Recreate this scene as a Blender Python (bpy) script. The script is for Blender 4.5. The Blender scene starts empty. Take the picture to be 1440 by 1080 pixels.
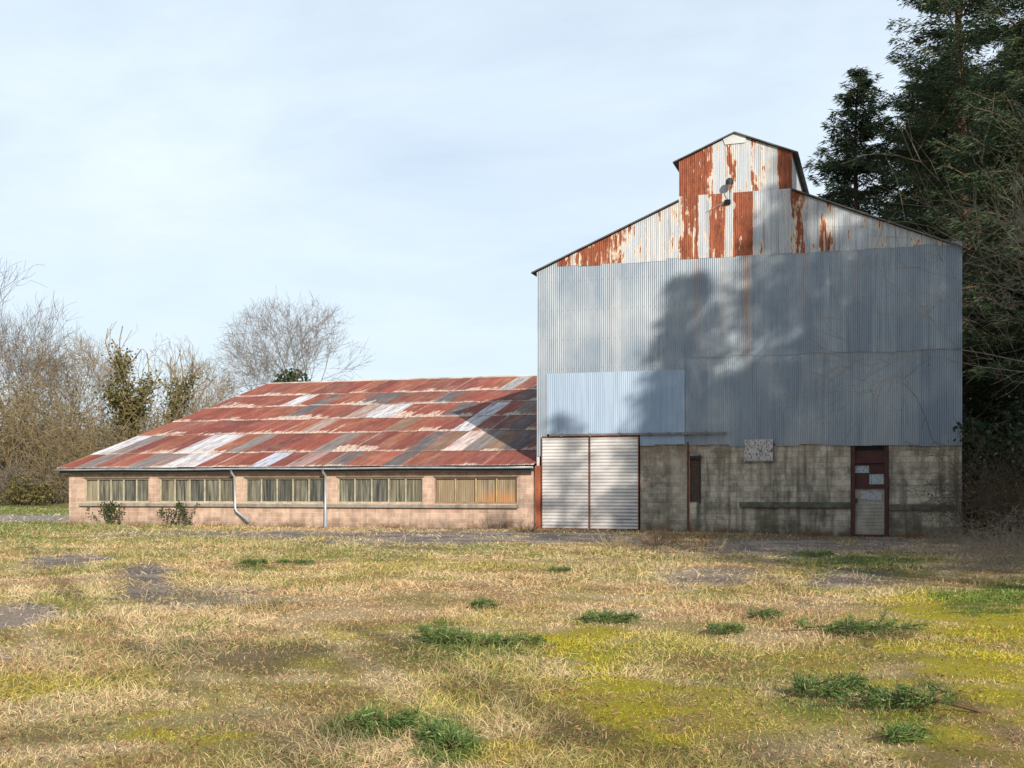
import bpy, math, random
import numpy as np
from mathutils import Vector

# ------------------------------------------------------------------ camera, sky, sun, exposure
SC = bpy.context.scene
COL = SC.collection
FPX, YAW, HOR = 1700.0, math.radians(17.3), 690.0
CAM = np.array([13.1, -45.35, 1.5])
cam = bpy.data.cameras.new('camera'); camo = bpy.data.objects.new('camera', cam); COL.objects.link(camo)
cam.sensor_width = 36.0; cam.lens = 36.0 * FPX / 1440.0
cam.shift_y = (HOR - 540) / 1440.0
cam.clip_start = 0.1; cam.clip_end = 3000
camo.location = CAM; camo.rotation_euler = (math.pi / 2, 0, YAW)
SC.camera = camo

SUN_EL = math.radians(22.3)
SUN_H = np.array([0.591, -0.807])
SUN = np.array([SUN_H[0] * math.cos(SUN_EL), SUN_H[1] * math.cos(SUN_EL), math.sin(SUN_EL)])
w = bpy.data.worlds.new('World'); SC.world = w; w.use_nodes = True
wn = w.node_tree; wn.nodes.clear()
def WN(t, **k):
    n = wn.nodes.new(t)
    for a, b in k.items(): setattr(n, a, b)
    return n
sky = WN('ShaderNodeTexSky', sky_type='NISHITA', sun_disc=False)
sky.sun_elevation = SUN_EL; sky.sun_rotation = math.atan2(SUN_H[0], SUN_H[1])
sky.air_density = 1.0; sky.dust_density = 1.2; sky.ozone_density = 1.2
tc = WN('ShaderNodeTexCoord')
sep = WN('ShaderNodeSeparateXYZ'); wn.links.new(tc.outputs['Generated'], sep.inputs[0])
mz = WN('ShaderNodeMath', operation='MAXIMUM'); wn.links.new(sep.outputs[2], mz.inputs[0]); mz.inputs[1].default_value = 0.0
az = WN('ShaderNodeMath', operation='ADD'); wn.links.new(mz.outputs[0], az.inputs[0]); az.inputs[1].default_value = 0.16
dx = WN('ShaderNodeMath', operation='DIVIDE'); wn.links.new(sep.outputs[0], dx.inputs[0]); wn.links.new(az.outputs[0], dx.inputs[1])
dy = WN('ShaderNodeMath', operation='DIVIDE'); wn.links.new(sep.outputs[1], dy.inputs[0]); wn.links.new(az.outputs[0], dy.inputs[1])
cx = WN('ShaderNodeCombineXYZ'); wn.links.new(dx.outputs[0], cx.inputs[0]); wn.links.new(dy.outputs[0], cx.inputs[1])
mp = WN('ShaderNodeMapping'); mp.inputs['Scale'].default_value = (1.0, 1.25, 1); mp.inputs['Rotation'].default_value = (0, 0, 0.45)
wn.links.new(cx.outputs[0], mp.inputs[0])
cn = WN('ShaderNodeTexNoise'); cn.inputs['Scale'].default_value = 1.0; cn.inputs['Detail'].default_value = 9; cn.inputs['Roughness'].default_value = 0.58
cn.inputs['Distortion'].default_value = 0.25
wn.links.new(mp.outputs[0], cn.inputs['Vector'])
cr = WN('ShaderNodeMapRange'); cr.inputs[1].default_value = 0.32; cr.inputs[2].default_value = 0.68; cr.inputs[3].default_value = 0.60; cr.inputs[4].default_value = 1.0
wn.links.new(cn.outputs['Fac'], cr.inputs[0])
mx = WN('ShaderNodeMix', data_type='RGBA'); wn.links.new(cr.outputs[0], mx.inputs[0])
wn.links.new(sky.outputs[0], mx.inputs[6]); mx.inputs[7].default_value = (7.1, 8.15, 9.2, 1)
bg = WN('ShaderNodeBackground'); bg.inputs[1].default_value = 0.1
wn.links.new(mx.outputs[2], bg.inputs[0])
wo = WN('ShaderNodeOutputWorld'); wn.links.new(bg.outputs[0], wo.inputs[0])

sl = bpy.data.lights.new('sun', 'SUN'); slo = bpy.data.objects.new('sun', sl); COL.objects.link(slo)
sl.energy = 4.9; sl.angle = math.radians(0.55); sl.color = (1.0, 0.92, 0.80)
slo.rotation_euler = Vector(SUN).to_track_quat('Z', 'Y').to_euler(); slo.location = (40, -60, 40)
vs = SC.view_settings
SC.display_settings.display_device = 'sRGB'
vs.view_transform = 'Standard'; vs.look = 'None'; vs.exposure = 0.28; vs.gamma = 1.0; vs.use_curve_mapping = False
SC.cycles.max_bounces = 6; SC.cycles.diffuse_bounces = 3; SC.cycles.glossy_bounces = 2; SC.cycles.transparent_max_bounces = 4

# ------------------------------------------------------------------ measuring helpers (photo pixel -> world point on a known plane)
FW = np.array([-math.sin(YAW), math.cos(YAW), 0]); RT = np.array([math.cos(YAW), math.sin(YAW), 0])
def ray(px, py): return FW + (px - 720) / FPX * RT + np.array([0, 0, (HOR - py) / FPX])
def F(px, py):                                   # on the facade plane Y=0 -> (X, Z)
    d = ray(px, py); t = -CAM[1] / d[1]; p = CAM + d * t
    return p[0], p[2]
def FX(px): return F(px, 690)[0]
def sstep(a, b, x):
    t = np.clip((x - a) / (b - a), 0, 1); return t * t * (3 - 2 * t)

_rs = np.random.RandomState(5); _T = _rs.rand(256, 256)
def vnoise(x, y):
    x = np.asarray(x, float); y = np.asarray(y, float)
    xi = np.floor(x).astype(int); yi = np.floor(y).astype(int); fx = x - xi; fy = y - yi
    fx = fx * fx * (3 - 2 * fx); fy = fy * fy * (3 - 2 * fy)
    a = _T[xi & 255, yi & 255]; b = _T[(xi + 1) & 255, yi & 255]; c = _T[xi & 255, (yi + 1) & 255]; d = _T[(xi + 1) & 255, (yi + 1) & 255]
    return (a * (1 - fx) + b * fx) * (1 - fy) + (c * (1 - fx) + d * fx) * fy
def fbm(x, y, o=4):
    s = 0; a = .5; n = 0
    for i in range(o):
        s = s + a * vnoise(x * 2 ** i + 17.3 * i, y * 2 ** i + 9.1 * i); n += a; a *= .55
    return s / n
def gz(X, Y):                                    # ground height
    X = np.asarray(X, float); Y = np.asarray(Y, float)
    z = -0.17 * sstep(1, 15, X)
    dl = -(X + 22) * 0.6 + (Y - 8) * 0.8
    z = z + 0.9 * sstep(0, 45, dl) * sstep(-16, -26, X)
    near = sstep(0.2, -4, Y) * 0.9 + 0.1
    return z + near * (0.10 * (fbm(X * .25, Y * .25, 3) - .5) + 0.05 * (fbm(X * 1.1 + 40, Y * 1.1, 2) - .5))
def G(px, py):
    d = ray(px, py); z = 0.0
    for _ in range(6):
        t = (z - CAM[2]) / d[2]; p = CAM + d * t; z = float(gz(p[0], p[1]))
    return p[0], p[1]

# ------------------------------------------------------------------ mesh and object helpers
ORG = {}
def link(o, parent):
    COL.objects.link(o)
    if parent is not None: o.parent = parent
def tag(o, label=None, cat=None, group=None, kind=None):
    if label: o['label'] = label
    if cat: o['category'] = cat
    if group: o['group'] = group
    if kind: o['kind'] = kind
    return o
def empty(name, loc=(0, 0, 0)):
    o = bpy.data.objects.new(name, None); COL.objects.link(o); o.location = loc; o.empty_display_size = .3
    ORG[o.name] = np.array(loc, float); return o
def npmesh(name, V, Fc, mat, parent=None, fatt=None, pcol=None, smooth=False, patt=None):
    V = np.asarray(V, np.float64).reshape(-1, 3)
    off = ORG.get(parent.name, np.zeros(3)) if parent is not None else np.zeros(3)
    me = bpy.data.meshes.new(name)
    Fc = np.asarray(Fc, np.int32); nf, k = Fc.shape
    me.vertices.add(len(V)); me.vertices.foreach_set('co', (V - off).astype(np.float32).ravel())
    me.loops.add(nf * k); me.loops.foreach_set('vertex_index', Fc.ravel())
    me.polygons.add(nf); me.polygons.foreach_set('loop_start', np.arange(nf, dtype=np.int32) * k)
    if smooth: me.polygons.foreach_set('use_smooth', np.ones(nf, bool))
    me.update(calc_edges=True)
    for nm, a in (fatt or {}).items():
        at = me.attributes.new(nm, 'FLOAT', 'FACE'); at.data.foreach_set('value', np.asarray(a, np.float32).ravel())
    for nm, a in (patt or {}).items():
        at = me.attributes.new(nm, 'FLOAT', 'POINT'); at.data.foreach_set('value', np.asarray(a, np.float32).ravel())
    if pcol is not None:
        at = me.attributes.new('tint', 'FLOAT_COLOR', 'POINT')
        c = np.ones((len(V), 4), np.float32); c[:, :3] = pcol; at.data.foreach_set('color', c.ravel())
    me.materials.append(mat)
    o = bpy.data.objects.new(name, me); link(o, parent); ORG[o.name] = off
    return o

class MB:
    def __init__(s): s.v = []; s.f = []
    def box(s, x0, x1, y0, y1, z0, z1):
        n = len(s.v)
        s.v += [(x0, y0, z0), (x1, y0, z0), (x1, y1, z0), (x0, y1, z0), (x0, y0, z1), (x1, y0, z1), (x1, y1, z1), (x0, y1, z1)]
        s.f += [tuple(n + i for i in q) for q in ((0, 3, 2, 1), (4, 5, 6, 7), (0, 1, 5, 4), (1, 2, 6, 5), (2, 3, 7, 6), (3, 0, 4, 7))]
        return s
    def hexa(s, p):                               # 8 corners, bottom ring then top ring
        n = len(s.v); s.v += [tuple(q) for q in p]
        s.f += [tuple(n + i for i in q) for q in ((0, 3, 2, 1), (4, 5, 6, 7), (0, 1, 5, 4), (1, 2, 6, 5), (2, 3, 7, 6), (3, 0, 4, 7))]
        return s
    def poly(s, pts):
        n = len(s.v); s.v += [tuple(q) for q in pts]; s.f.append(tuple(range(n, n + len(pts)))); return s
    def tube(s, pts, rad, k=8, cap=True):
        pts = [np.array(p, float) for p in pts]; n0 = len(s.v); m = len(pts)
        if not hasattr(rad, '__len__'): rad = [rad] * m
        ref = None
        for i in range(m):
            d = pts[min(i + 1, m - 1)] - pts[max(i - 1, 0)]; d = d / (np.linalg.norm(d) + 1e-9)
            if ref is None: ref = np.array([1., 0, 0]) if abs(d[0]) < .8 else np.array([0, 1., 0])
            a = np.cross(d, ref); a /= np.linalg.norm(a) + 1e-9; b = np.cross(d, a); ref = np.cross(a, d) * 1.0
            for j in range(k):
                t = 2 * math.pi * j / k
                s.v.append(tuple(pts[i] + rad[i] * (math.cos(t) * a + math.sin(t) * b)))
        for i in range(m - 1):
            for j in range(k):
                s.f.append((n0 + i * k + j, n0 + i * k + (j + 1) % k, n0 + (i + 1) * k + (j + 1) % k, n0 + (i + 1) * k + j))
        if cap:
            s.f.append(tuple(n0 + j for j in range(k))); s.f.append(tuple(n0 + (m - 1) * k + j for j in reversed(range(k))))
        return s
    def build(s, name, mat, parent=None, smooth=False, bevel=0):
        off = ORG.get(parent.name, np.zeros(3)) if parent is not None else np.zeros(3)
        me = bpy.data.meshes.new(name)
        me.from_pydata([tuple(np.array(q) - off) for q in s.v], [], s.f); me.update()
        if smooth: me.polygons.foreach_set('use_smooth', np.ones(len(me.polygons), bool))
        me.materials.append(mat)
        o = bpy.data.objects.new(name, me); link(o, parent); ORG[o.name] = off
        if bevel:
            b = o.modifiers.new('bevel', 'BEVEL'); b.width = bevel; b.segments = 2; b.limit_method = 'ANGLE'
        return o

def copy_tree(src, loc, rz=0, sc=1.0):
    r = src.copy(); COL.objects.link(r); r.location = loc; r.rotation_euler = (0, 0, rz)
    r.scale = (sc, sc, sc) if not hasattr(sc, '__len__') else sc
    for ch in list(src.children):
        c = ch.copy(); COL.objects.link(c); c.parent = r
        for g in list(ch.children):
            d = g.copy(); COL.objects.link(d); d.parent = c
    return r

# ------------------------------------------------------------------ material helpers
class M:
    def __init__(s, name, rough=.8, spec=.3, metal=0.0):
        s.m = bpy.data.materials.new(name); s.m.use_nodes = True; s.t = s.m.node_tree
        s.b = s.t.nodes['Principled BSDF']; s.b.inputs['Roughness'].default_value = rough
        s.b.inputs['Specular IOR Level'].default_value = spec; s.b.inputs['Metallic'].default_value = metal
    def n(s, t, **k):
        q = s.t.nodes.new(t)
        for a, b in k.items(): setattr(q, a, b)
        return q
    def put(s, sock, v):
        if hasattr(v, 'is_linked'): s.t.links.new(v, sock)
        elif hasattr(v, '__len__') and len(v) == 3 and len(sock.default_value) == 4: sock.default_value = (*v, 1)
        else: sock.default_value = v
    def obj(s): return s.n('ShaderNodeTexCoord').outputs['Object']
    def pos(s): return s.n('ShaderNodeNewGeometry').outputs['Position']
    def map(s, vec, scale=(1, 1, 1), loc=(0, 0, 0), rot=(0, 0, 0)):
        q = s.n('ShaderNodeMapping'); s.t.links.new(vec, q.inputs[0])
        q.inputs['Scale'].default_value = scale; q.inputs['Location'].default_value = loc; q.inputs['Rotation'].default_value = rot
        return q.outputs[0]
    def noise(s, vec, scale=1, detail=4, rough=.55, dist=0):
        q = s.n('ShaderNodeTexNoise'); s.t.links.new(vec, q.inputs['Vector'])
        q.inputs['Scale'].default_value = scale; q.inputs['Detail'].default_value = detail
        q.inputs['Roughness'].default_value = rough; q.inputs['Distortion'].default_value = dist
        return q.outputs['Fac']
    def rng(s, v, a, b, c=0., d=1.):
        q = s.n('ShaderNodeMapRange'); q.clamp = True; s.put(q.inputs[0], v)
        for i, x in enumerate((a, b, c, d)): s.put(q.inputs[i + 1], x)
        return q.outputs[0]
    def math(s, op, a, b=0.):
        q = s.n('ShaderNodeMath', operation=op); s.put(q.inputs[0], a); s.put(q.inputs[1], b); return q.outputs[0]
    def mix(s, f, a, b, mode='MIX'):
        q = s.n('ShaderNodeMix', data_type='RGBA', blend_type=mode); s.put(q.inputs[0], f); s.put(q.inputs[6], a); s.put(q.inputs[7], b)
        return q.outputs[2]
    def att(s, name, out='Fac'): return s.n('ShaderNodeAttribute', attribute_name=name).outputs[out]
    def xyz(s, vec):
        q = s.n('ShaderNodeSeparateXYZ'); s.t.links.new(vec, q.inputs[0]); return q.outputs
    def col(s, c): s.put(s.b.inputs['Base Color'], c); return s
    def rough(s, v): s.put(s.b.inputs['Roughness'], v); return s
    def bump(s, h, strength=.3, dist=.02):
        q = s.n('ShaderNodeBump'); q.inputs['Strength'].default_value = strength; q.inputs['Distance'].default_value = dist
        s.put(q.inputs['Height'], h); s.t.links.new(q.outputs[0], s.b.inputs['Normal']); return s

def plain(name, c, rough=.7, var=.25, scale=3., spec=.3, metal=0., stretch=(1, 1, 1)):
    m = M(name, rough, spec, metal); nz = m.noise(m.map(m.obj(), stretch), scale, 5)
    m.col(m.mix(m.rng(nz, .3, .7), tuple(x * (1 - var) for x in c), tuple(min(1, x * (1 + var)) for x in c)))
    m.bump(nz, .15, .01); return m.m

# galvanised sheet, weathered, with rust running down from the gable
def mk_galv():
    m = M('galvanised_sheet', .5, .4, .25); o = m.pos()
    tint = m.att('tint')
    st = m.noise(m.map(o, (5, 5, .25)), 1.6, 6, .6)
    big = m.noise(m.map(o, (.5, .5, .25)), 1.3, 4)
    sp = m.noise(o, 26, 5, .7)
    c = m.mix(m.rng(st, .3, .72), (.17, .205, .245), (.33, .372, .41))
    c = m.mix(m.rng(tint, 0, 1, 0, .7), c, (.155, .20, .26))
    c = m.mix(m.rng(big, .45, .75, 0, .5), c, (.50, .51, .50))
    c = m.mix(m.rng(sp, .55, .8, 0, .35), c, (.2, .22, .24))
    x, y, z = m.xyz(o)
    run = None
    for cxx, wd, am in ((8.05, .33, .75), (6.25, .22, .5), (7.2, .16, .3), (10.2, .14, .4), (2.9, .12, .25), (4.6, .1, .22), (12.0, .15, .3)):
        d = m.math('ABSOLUTE', m.math('SUBTRACT', x, cxx))
        q = m.rng(d, wd, wd * .2, 0, am)
        run = q if run is None else m.math('MAXIMUM', run, q)
    fade = m.rng(z, 5.2, 8.6)
    n2 = m.noise(m.map(o, (14, 14, .35)), 1., 5, .65)
    rf = m.math('MULTIPLY', m.math('MULTIPLY', run, fade), m.rng(n2, .36, .62))
    c = m.mix(rf, c, (.30, .17, .085))
    # creeping brown grime low down and at sheet edges
    low = m.math('MULTIPLY', m.rng(z, 4.2, 3.1), m.rng(n2, .42, .7, 0, .45))
    c = m.mix(low, c, (.2, .17, .13))
    fx = m.math('ABSOLUTE', m.math('SUBTRACT', m.math('FRACT', m.math('DIVIDE', x, .228)), .5)); fz = m.math('ABSOLUTE', m.math('SUBTRACT', m.math('FRACT', m.math('DIVIDE', z, 1.13)), .5))
    nail = m.math('MULTIPLY', m.rng(fx, .11, .04), m.rng(fz, .022, .012)); c = m.mix(m.math('MULTIPLY', nail, .55), c, (.13, .085, .06))
    m.col(c); m.rough(m.rng(st, .3, .7, .42, .62)); return m.m
def mk_rustclad():
    m = M('rusty_white_cladding', .7, .3); o = m.obj(); r = m.att('rust')
    vert = m.noise(m.map(o, (7, 7, .55)), 1.25, 7, .62)
    fine = m.noise(m.map(o, (11, 11, 3.2)), 1.0, 6, .7)
    pit = m.noise(o, 19, 5, .7)
    v = m.math('ADD', m.math('MULTIPLY', vert, .62), m.math('MULTIPLY', fine, .38))
    th = m.math('SUBTRACT', 1.0, r)
    wander = m.rng(m.noise(m.map(o, (2.2, 2.2, .9)), 1., 5, .6), .3, .7, -.13, .13)
    lim = m.math('ADD', m.rng(th, 0, 1, .33, .70), wander)
    f = m.rng(m.math('SUBTRACT', v, lim), -.012, .03)
    halo = m.rng(m.math('SUBTRACT', v, m.math('SUBTRACT', lim, .05)), -.03, .04)
    wst = m.noise(m.map(o, (9, 9, .18)), 1.4, 5)
    white = m.mix(m.rng(wst, .35, .65), (.31, .345, .385), (.50, .51, .515))
    white = m.mix(m.rng(m.att('tint'), 0, 1, 0, .6), white, (.40, .455, .52))
    white = m.mix(m.rng(pit, .54, .72, 0, .6), white, (.40, .25, .19))
    white = m.mix(m.rng(m.noise(m.map(o, (13, 13, .3)), 1.2, 5, .7), .52, .66, 0, .75), white, (.20, .145, .125))
    rust = m.mix(m.rng(fine, .35, .68), (.105, .028, .017), (.30, .078, .030))
    rust = m.mix(m.rng(m.noise(m.map(o, (6, 6, .3)), 1.3, 4), .5, .66, 0, .8), rust, (.33, .105, .042))
    rust = m.mix(m.rng(pit, .55, .75, 0, .5), rust, (.34, .15, .07))
    c = m.mix(m.math('MULTIPLY', halo, .75), white, (.68, .52, .34))
    m.col(m.mix(f, c, rust)); m.bump(f, .25, .004); return m.m
def mk_blue():
    m = M('pale_blue_sheet', .45, .4); o = m.pos()
    st = m.noise(m.map(o, (5, 5, .3)), 1.5, 5)
    c = m.mix(m.rng(st, .3, .7), (.235, .315, .42), (.34, .42, .52))
    c = m.mix(m.rng(m.att('tint'), 0, 1, 0, .35), c, (.22, .29, .40))
    c = m.mix(m.rng(m.noise(m.map(o, (9, 9, .4)), 1.3, 6, .65), .58, .75, 0, .4), c, (.26, .27, .27))
    m.col(c); return m.m
def mk_block(name, cA, cB, cM, bw, bh, stain, moss=True, msize=.012):
    m = M(name, .95, .15); o = m.pos(); x, y, z = m.xyz(o)
    cb = m.n('ShaderNodeCombineXYZ'); m.put(cb.inputs[0], m.math('ADD', x, y)); m.put(cb.inputs[1], z)
    wob = m.noise(o, 3, 3); wv = m.n('ShaderNodeVectorMath', operation='ADD')
    q = m.n('ShaderNodeCombineXYZ'); m.put(q.inputs[0], m.rng(wob, 0, 1, -.015, .015)); m.put(q.inputs[1], m.rng(wob, 0, 1, .012, -.012))
    m.t.links.new(cb.outputs[0], wv.inputs[0]); m.t.links.new(q.outputs[0], wv.inputs[1])
    bt = m.n('ShaderNodeTexBrick'); m.t.links.new(wv.outputs[0], bt.inputs['Vector'])
    bt.inputs['Scale'].default_value = 1; bt.inputs['Brick Width'].default_value = bw; bt.inputs['Row Height'].default_value = bh
    bt.inputs['Mortar Size'].default_value = msize; bt.inputs['Mortar Smooth'].default_value = .6; bt.inputs['Bias'].default_value = 0
    m.put(bt.inputs['Color1'], cA); m.put(bt.inputs['Color2'], cB); m.put(bt.inputs['Mortar'], cM)
    big = m.noise(m.map(o, (1, 1, 1.3)), .95, 6, .65); mid = m.noise(o, 2.6, 6, .65); fi = m.noise(o, 16, 6, .7)
    st = m.noise(m.map(o, (2.4, 2.4, .28)), 1.5, 6, .65)
    c = m.mix(m.rng(mid, .3, .7), bt.outputs['Color'], m.mix(1., bt.outputs['Color'], (.66, .66, .64), 'MULTIPLY'))
    c = m.mix(m.rng(fi, .35, .7, 0, .6), c, m.mix(1., c, (.6, .58, .55), 'MULTIPLY'))
    c = m.mix(m.rng(st, .46, .68, 0, stain), c, (.075, .066, .055))
    if moss:
        blot = m.math('MULTIPLY', m.rng(big, .47, .60), m.rng(mid, .32, .58, .35, 1.))
        c = m.mix(m.math('MULTIPLY', blot, .58), c, (.08, .07, .052))
        c = m.mix(m.math('MULTIPLY', m.rng(z, 1.15, .15), m.rng(big, .4, .62, 0, .75)), c, (.08, .082, .05))
        c = m.mix(m.math('MULTIPLY', m.rng(z, 2.0, 3.2), m.rng(st, .4, .6, 0, .5)), c, (.30, .20, .12))
    c = m.mix(m.math('MULTIPLY', m.rng(z, .45, -.1), m.rng(mid, .3, .6, .25, .9)), c, (.085, .066, .048))
    m.col(c); m.bump(m.math('ADD', m.math('MULTIPLY', fi, .6), m.math('SUBTRACT', 1., bt.outputs['Fac'])), .45, .012); return m.m
def mk_roof():
    m = M('patched_roof_sheet', .75, .25); o = m.obj(); v = m.att('v'); a = m.n('ShaderNodeAttribute', attribute_name='tint')
    base = a.outputs['Color']; cream = m.att('cream')
    n1 = m.noise(m.map(o, (5.5, .5, .5)), 1.0, 6, .6); n2 = m.noise(m.map(o, (3.2, 1.1, 1)), 2.2, 6, .7); n3 = m.noise(o, .45, 3)
    sp = m.noise(m.map(o, (9, 2.5, 1)), 1.5, 6, .7)
    base = m.mix(m.rng(m.noise(m.map(o, (6.5, .35, 1), (3, 8, 0)), 1.3, 6, .72), .50, .62, 0, .72), base, (.21, .068, .045))
    base = m.mix(m.rng(m.noise(m.map(o, (1.1, .55, 1)), 1.0, 6, .7), .49, .70, 0, .42), base, (.36, .225, .165))
    base = m.mix(m.rng(m.noise(m.map(o, (4.5, .45, 1), (7, 3, 0)), 1.2, 5, .7), .55, .7, 0, .7), base, (.13, .07, .06))
    c = m.mix(m.rng(n1, .32, .7), m.mix(1., base, (.68, .66, .66), 'MULTIPLY'), m.mix(1., base, (1.2, 1.22, 1.25), 'MULTIPLY'))
    c = m.mix(m.rng(n2, .52, .72, 0, .55), c, m.mix(1., base, (.5, .5, .55), 'MULTIPLY'))
    # pale zinc left at the lower end of each sheet, ragged upwards
    lim = m.math('MULTIPLY', m.math('MULTIPLY', cream, m.rng(n3, .38, .66, .1, 1.25)), m.rng(n1, .3, .7, .1, 1.25))
    f = m.rng(m.math('SUBTRACT', m.math('MULTIPLY', lim, .42), v), -.04, .05)
    c = m.mix(m.math('MULTIPLY', f, m.rng(sp, .36, .62, .05, .95)), c, (.62, .54, .45))
    c = m.mix(m.math('MULTIPLY', cream, m.rng(sp, .60, .72, 0, .5)), c, (.60, .46, .36))
    c = m.mix(m.math('MULTIPLY', m.att('lap'), m.rng(n2, .4, .6, .1, .9)), c, (.58, .50, .44))
    m.col(c); return m.m
def mk_pane(name, A, B, C, orange=0.):
    m = M(name, .35, .5); o = m.pos()
    s1 = m.noise(m.map(o, (8, 8, .5)), 1.4, 5, .6); s2 = m.noise(m.map(o, (2.2, 2.2, .4)), 1.3, 3)
    c = m.mix(m.rng(s1, .36, .64), A, B); c = m.mix(m.rng(s2, .48, .66, 0, .9), c, C)
    if orange:
        x, y, z = m.xyz(o)
        big = m.noise(o, .9, 3)
        c = m.mix(m.math('MULTIPLY', m.rng(z, 1.62, 1.15), m.rng(x, -2.9, -1.9, 0, orange)), c, (.42, .17, .045))
    m.col(c); return m.m
def mk_door():
    m = M('white_ribbed_door', .6, .35); o = m.pos(); x, y, z = m.xyz(o)
    n1 = m.noise(m.map(o, (1.6, 1.6, 2.5)), 1.2, 5, .6); n2 = m.noise(m.map(o, (6, 6, .8)), 1.2, 6, .7)
    c = m.mix(m.rng(n1, .35, .68), (.47, .445, .425), (.62, .61, .60))
    c = m.mix(m.math('MULTIPLY', m.rng(z, 2.2, -.1, .2, .9), m.rng(n1, .40, .62)), c, (.27, .235, .24))
    c = m.mix(m.rng(n2, .58, .75, 0, .5), c, (.45, .30, .22))
    m.col(c); return m.m
def mk_leaf(name, a, b, c3=None, rough=.6, trans=True):
    m = M(name, rough, .25); r = m.att('rnd')
    c = m.mix(r, a, b)
    if c3: c = m.mix(m.rng(r, .86, .95), c, c3)
    c = m.mix(m.rng(m.noise(m.pos(), 1.1, 3), .35, .68, 0, .45), c, m.mix(1., c, (1.5, 1.45, 1.1), 'MULTIPLY'))
    m.col(c)
    if trans:
        tr = m.n('ShaderNodeBsdfTranslucent'); m.put(tr.inputs[0], c); ms = m.n('ShaderNodeMixShader'); ms.inputs[0].default_value = .22
        m.t.links.new(m.b.outputs[0], ms.inputs[1]); m.t.links.new(tr.outputs[0], ms.inputs[2])
        m.t.links.new(ms.outputs[0], m.t.nodes['Material Output'].inputs[0])
    return m.m
def mk_bark(name, a, b):
    m = M(name, .95, .1); o = m.obj(); nz = m.noise(m.map(o, (4, 4, 1)), 2.5, 5, .65)
    m.col(m.mix(m.rng(nz, .3, .7), a, b)); m.bump(nz, .5, .03); return m.m
def mk_grass():
    m = M('grass_blade', .75, .2); c = m.att('tint', 'Color')
    m.col(c)
    tr = m.n('ShaderNodeBsdfTranslucent'); m.put(tr.inputs[0], c); ms = m.n('ShaderNodeMixShader'); ms.inputs[0].default_value = .25
    m.t.links.new(m.b.outputs[0], ms.inputs[1]); m.t.links.new(tr.outputs[0], ms.inputs[2])
    m.t.links.new(ms.outputs[0], m.t.nodes['Material Output'].inputs[0]); return m.m
def mk_ground():
    m = M('meadow_ground', .95, .1); c = m.att('tint', 'Color'); p = m.pos()
    f1 = m.noise(p, 34, 8, .78); f2 = m.noise(p, 4.5, 5, .65); vo = m.n('ShaderNodeTexVoronoi'); m.t.links.new(p, vo.inputs['Vector']); vo.inputs['Scale'].default_value = 28
    k = m.mix(m.rng(f1, .3, .7), m.mix(1., c, (.34, .33, .33), 'MULTIPLY'), m.mix(1., c, (1.4, 1.4, 1.35), 'MULTIPLY'))
    k = m.mix(m.rng(f2, .42, .7, 0, .5), k, m.mix(1., c, (.7, .72, .7), 'MULTIPLY'))
    k = m.mix(m.rng(vo.outputs['Distance'], .0, .42, .6, 0), k, m.mix(1., c, (1.7, 1.7, 1.75), 'MULTIPLY'))
    m.col(k); m.bump(m.math('ADD', f1, m.math('MULTIPLY', f2, 1.5)), .8, .04); return m.m
def mk_notice(name, bgc, ink, rows, dens):
    m = M(name, .6, .3); o = m.obj(); x, y, z = m.xyz(o)
    b = m.noise(m.map(o, (16, 1, rows)), 1., 3, .6); c = m.mix(m.rng(b, dens, dens + .05), bgc, ink)
    c = m.mix(m.rng(m.noise(o, 5, 4), .5, .75, 0, .5), c, (.3, .29, .27)); m.col(c); return m.m

GALV = mk_galv(); RUSTC = mk_rustclad(); BLUE = mk_blue(); ROOF = mk_roof(); DOOR = mk_door(); GRASS = mk_grass(); GROUND = mk_ground()
BLOCK = mk_block('grey_block', (.70, .61, .48), (.48, .425, .345), (.40, .345, .28), .5, .21, .9)
BLOCK2 = mk_block('tan_block', (.60, .52, .41), (.42, .36, .29), (.62, .56, .47), .42, .205, .55)
PINK = mk_block('pink_block', (.69, .49, .38), (.53, .355, .27), (.72, .59, .49), .4, .2, .38, moss=False)
BRICK = mk_block('dark_brick', (.15, .06, .045), (.09, .05, .04), (.16, .14, .12), .22, .075, .5, moss=False)
RUST = plain('rust_brown_steel', (.15, .05, .03), .8, .4, 6, stretch=(1, 1, .3))
RUSTB = plain('bright_rust_steel', (.30, .085, .04), .8, .35, 5, stretch=(1, 1, .3))
MAROON = plain('maroon_paint', (.062, .016, .014), .5, .3, 3)
DARK = plain('dark_metal', (.025, .025, .027), .6, .3, 4)
BLACK = plain('black_opening', (.008, .008, .008), .9, .1, 1)
ZINC = plain('zinc_gutter', (.38, .42, .46), .45, .25, 2.5, .4, .3, (1, 1, .5))
TIN = plain('dull_roof_tin', (.09, .085, .085), .7, .35, 2)
CREAM = plain('cream_frame_paint', (.37, .325, .24), .7, .25, 5)
CONC = mk_block('stained_concrete', (.36, .33, .28), (.32, .29, .25), (.3, .28, .24), 3.1, 1.0, .6, moss=False, msize=.004)
MOSSY = plain('mossy_ledge', (.10, .095, .07), .95, .5, 5)
PANE = mk_pane('dirty_corrugated_pane', (.025, .026, .022), (.25, .23, .165), (.06, .06, .046))
PANED = mk_pane('dark_dirty_pane', (.014, .015, .014), (.15, .145, .11), (.035, .037, .03))
PANEG = mk_pane('greenish_dirty_pane', (.034, .032, .024), (.225, .20, .135), (.095, .085, .055))
PANEB = mk_pane('tan_dirty_pane', (.14, .115, .075), (.28, .24, .16), (.20, .16, .10))
PANEO = mk_pane('ochre_pane', (.13, .10, .065), (.30, .24, .15), (.22, .155, .085), .7)
PANEL = plain('pale_door_sheet', (.30, .27, .225), .6, .3, 3, stretch=(1, 1, .4))
NOTE1 = mk_notice('faded_notice', (.38, .43, .44), (.16, .2, .22), 26, .5)
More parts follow.
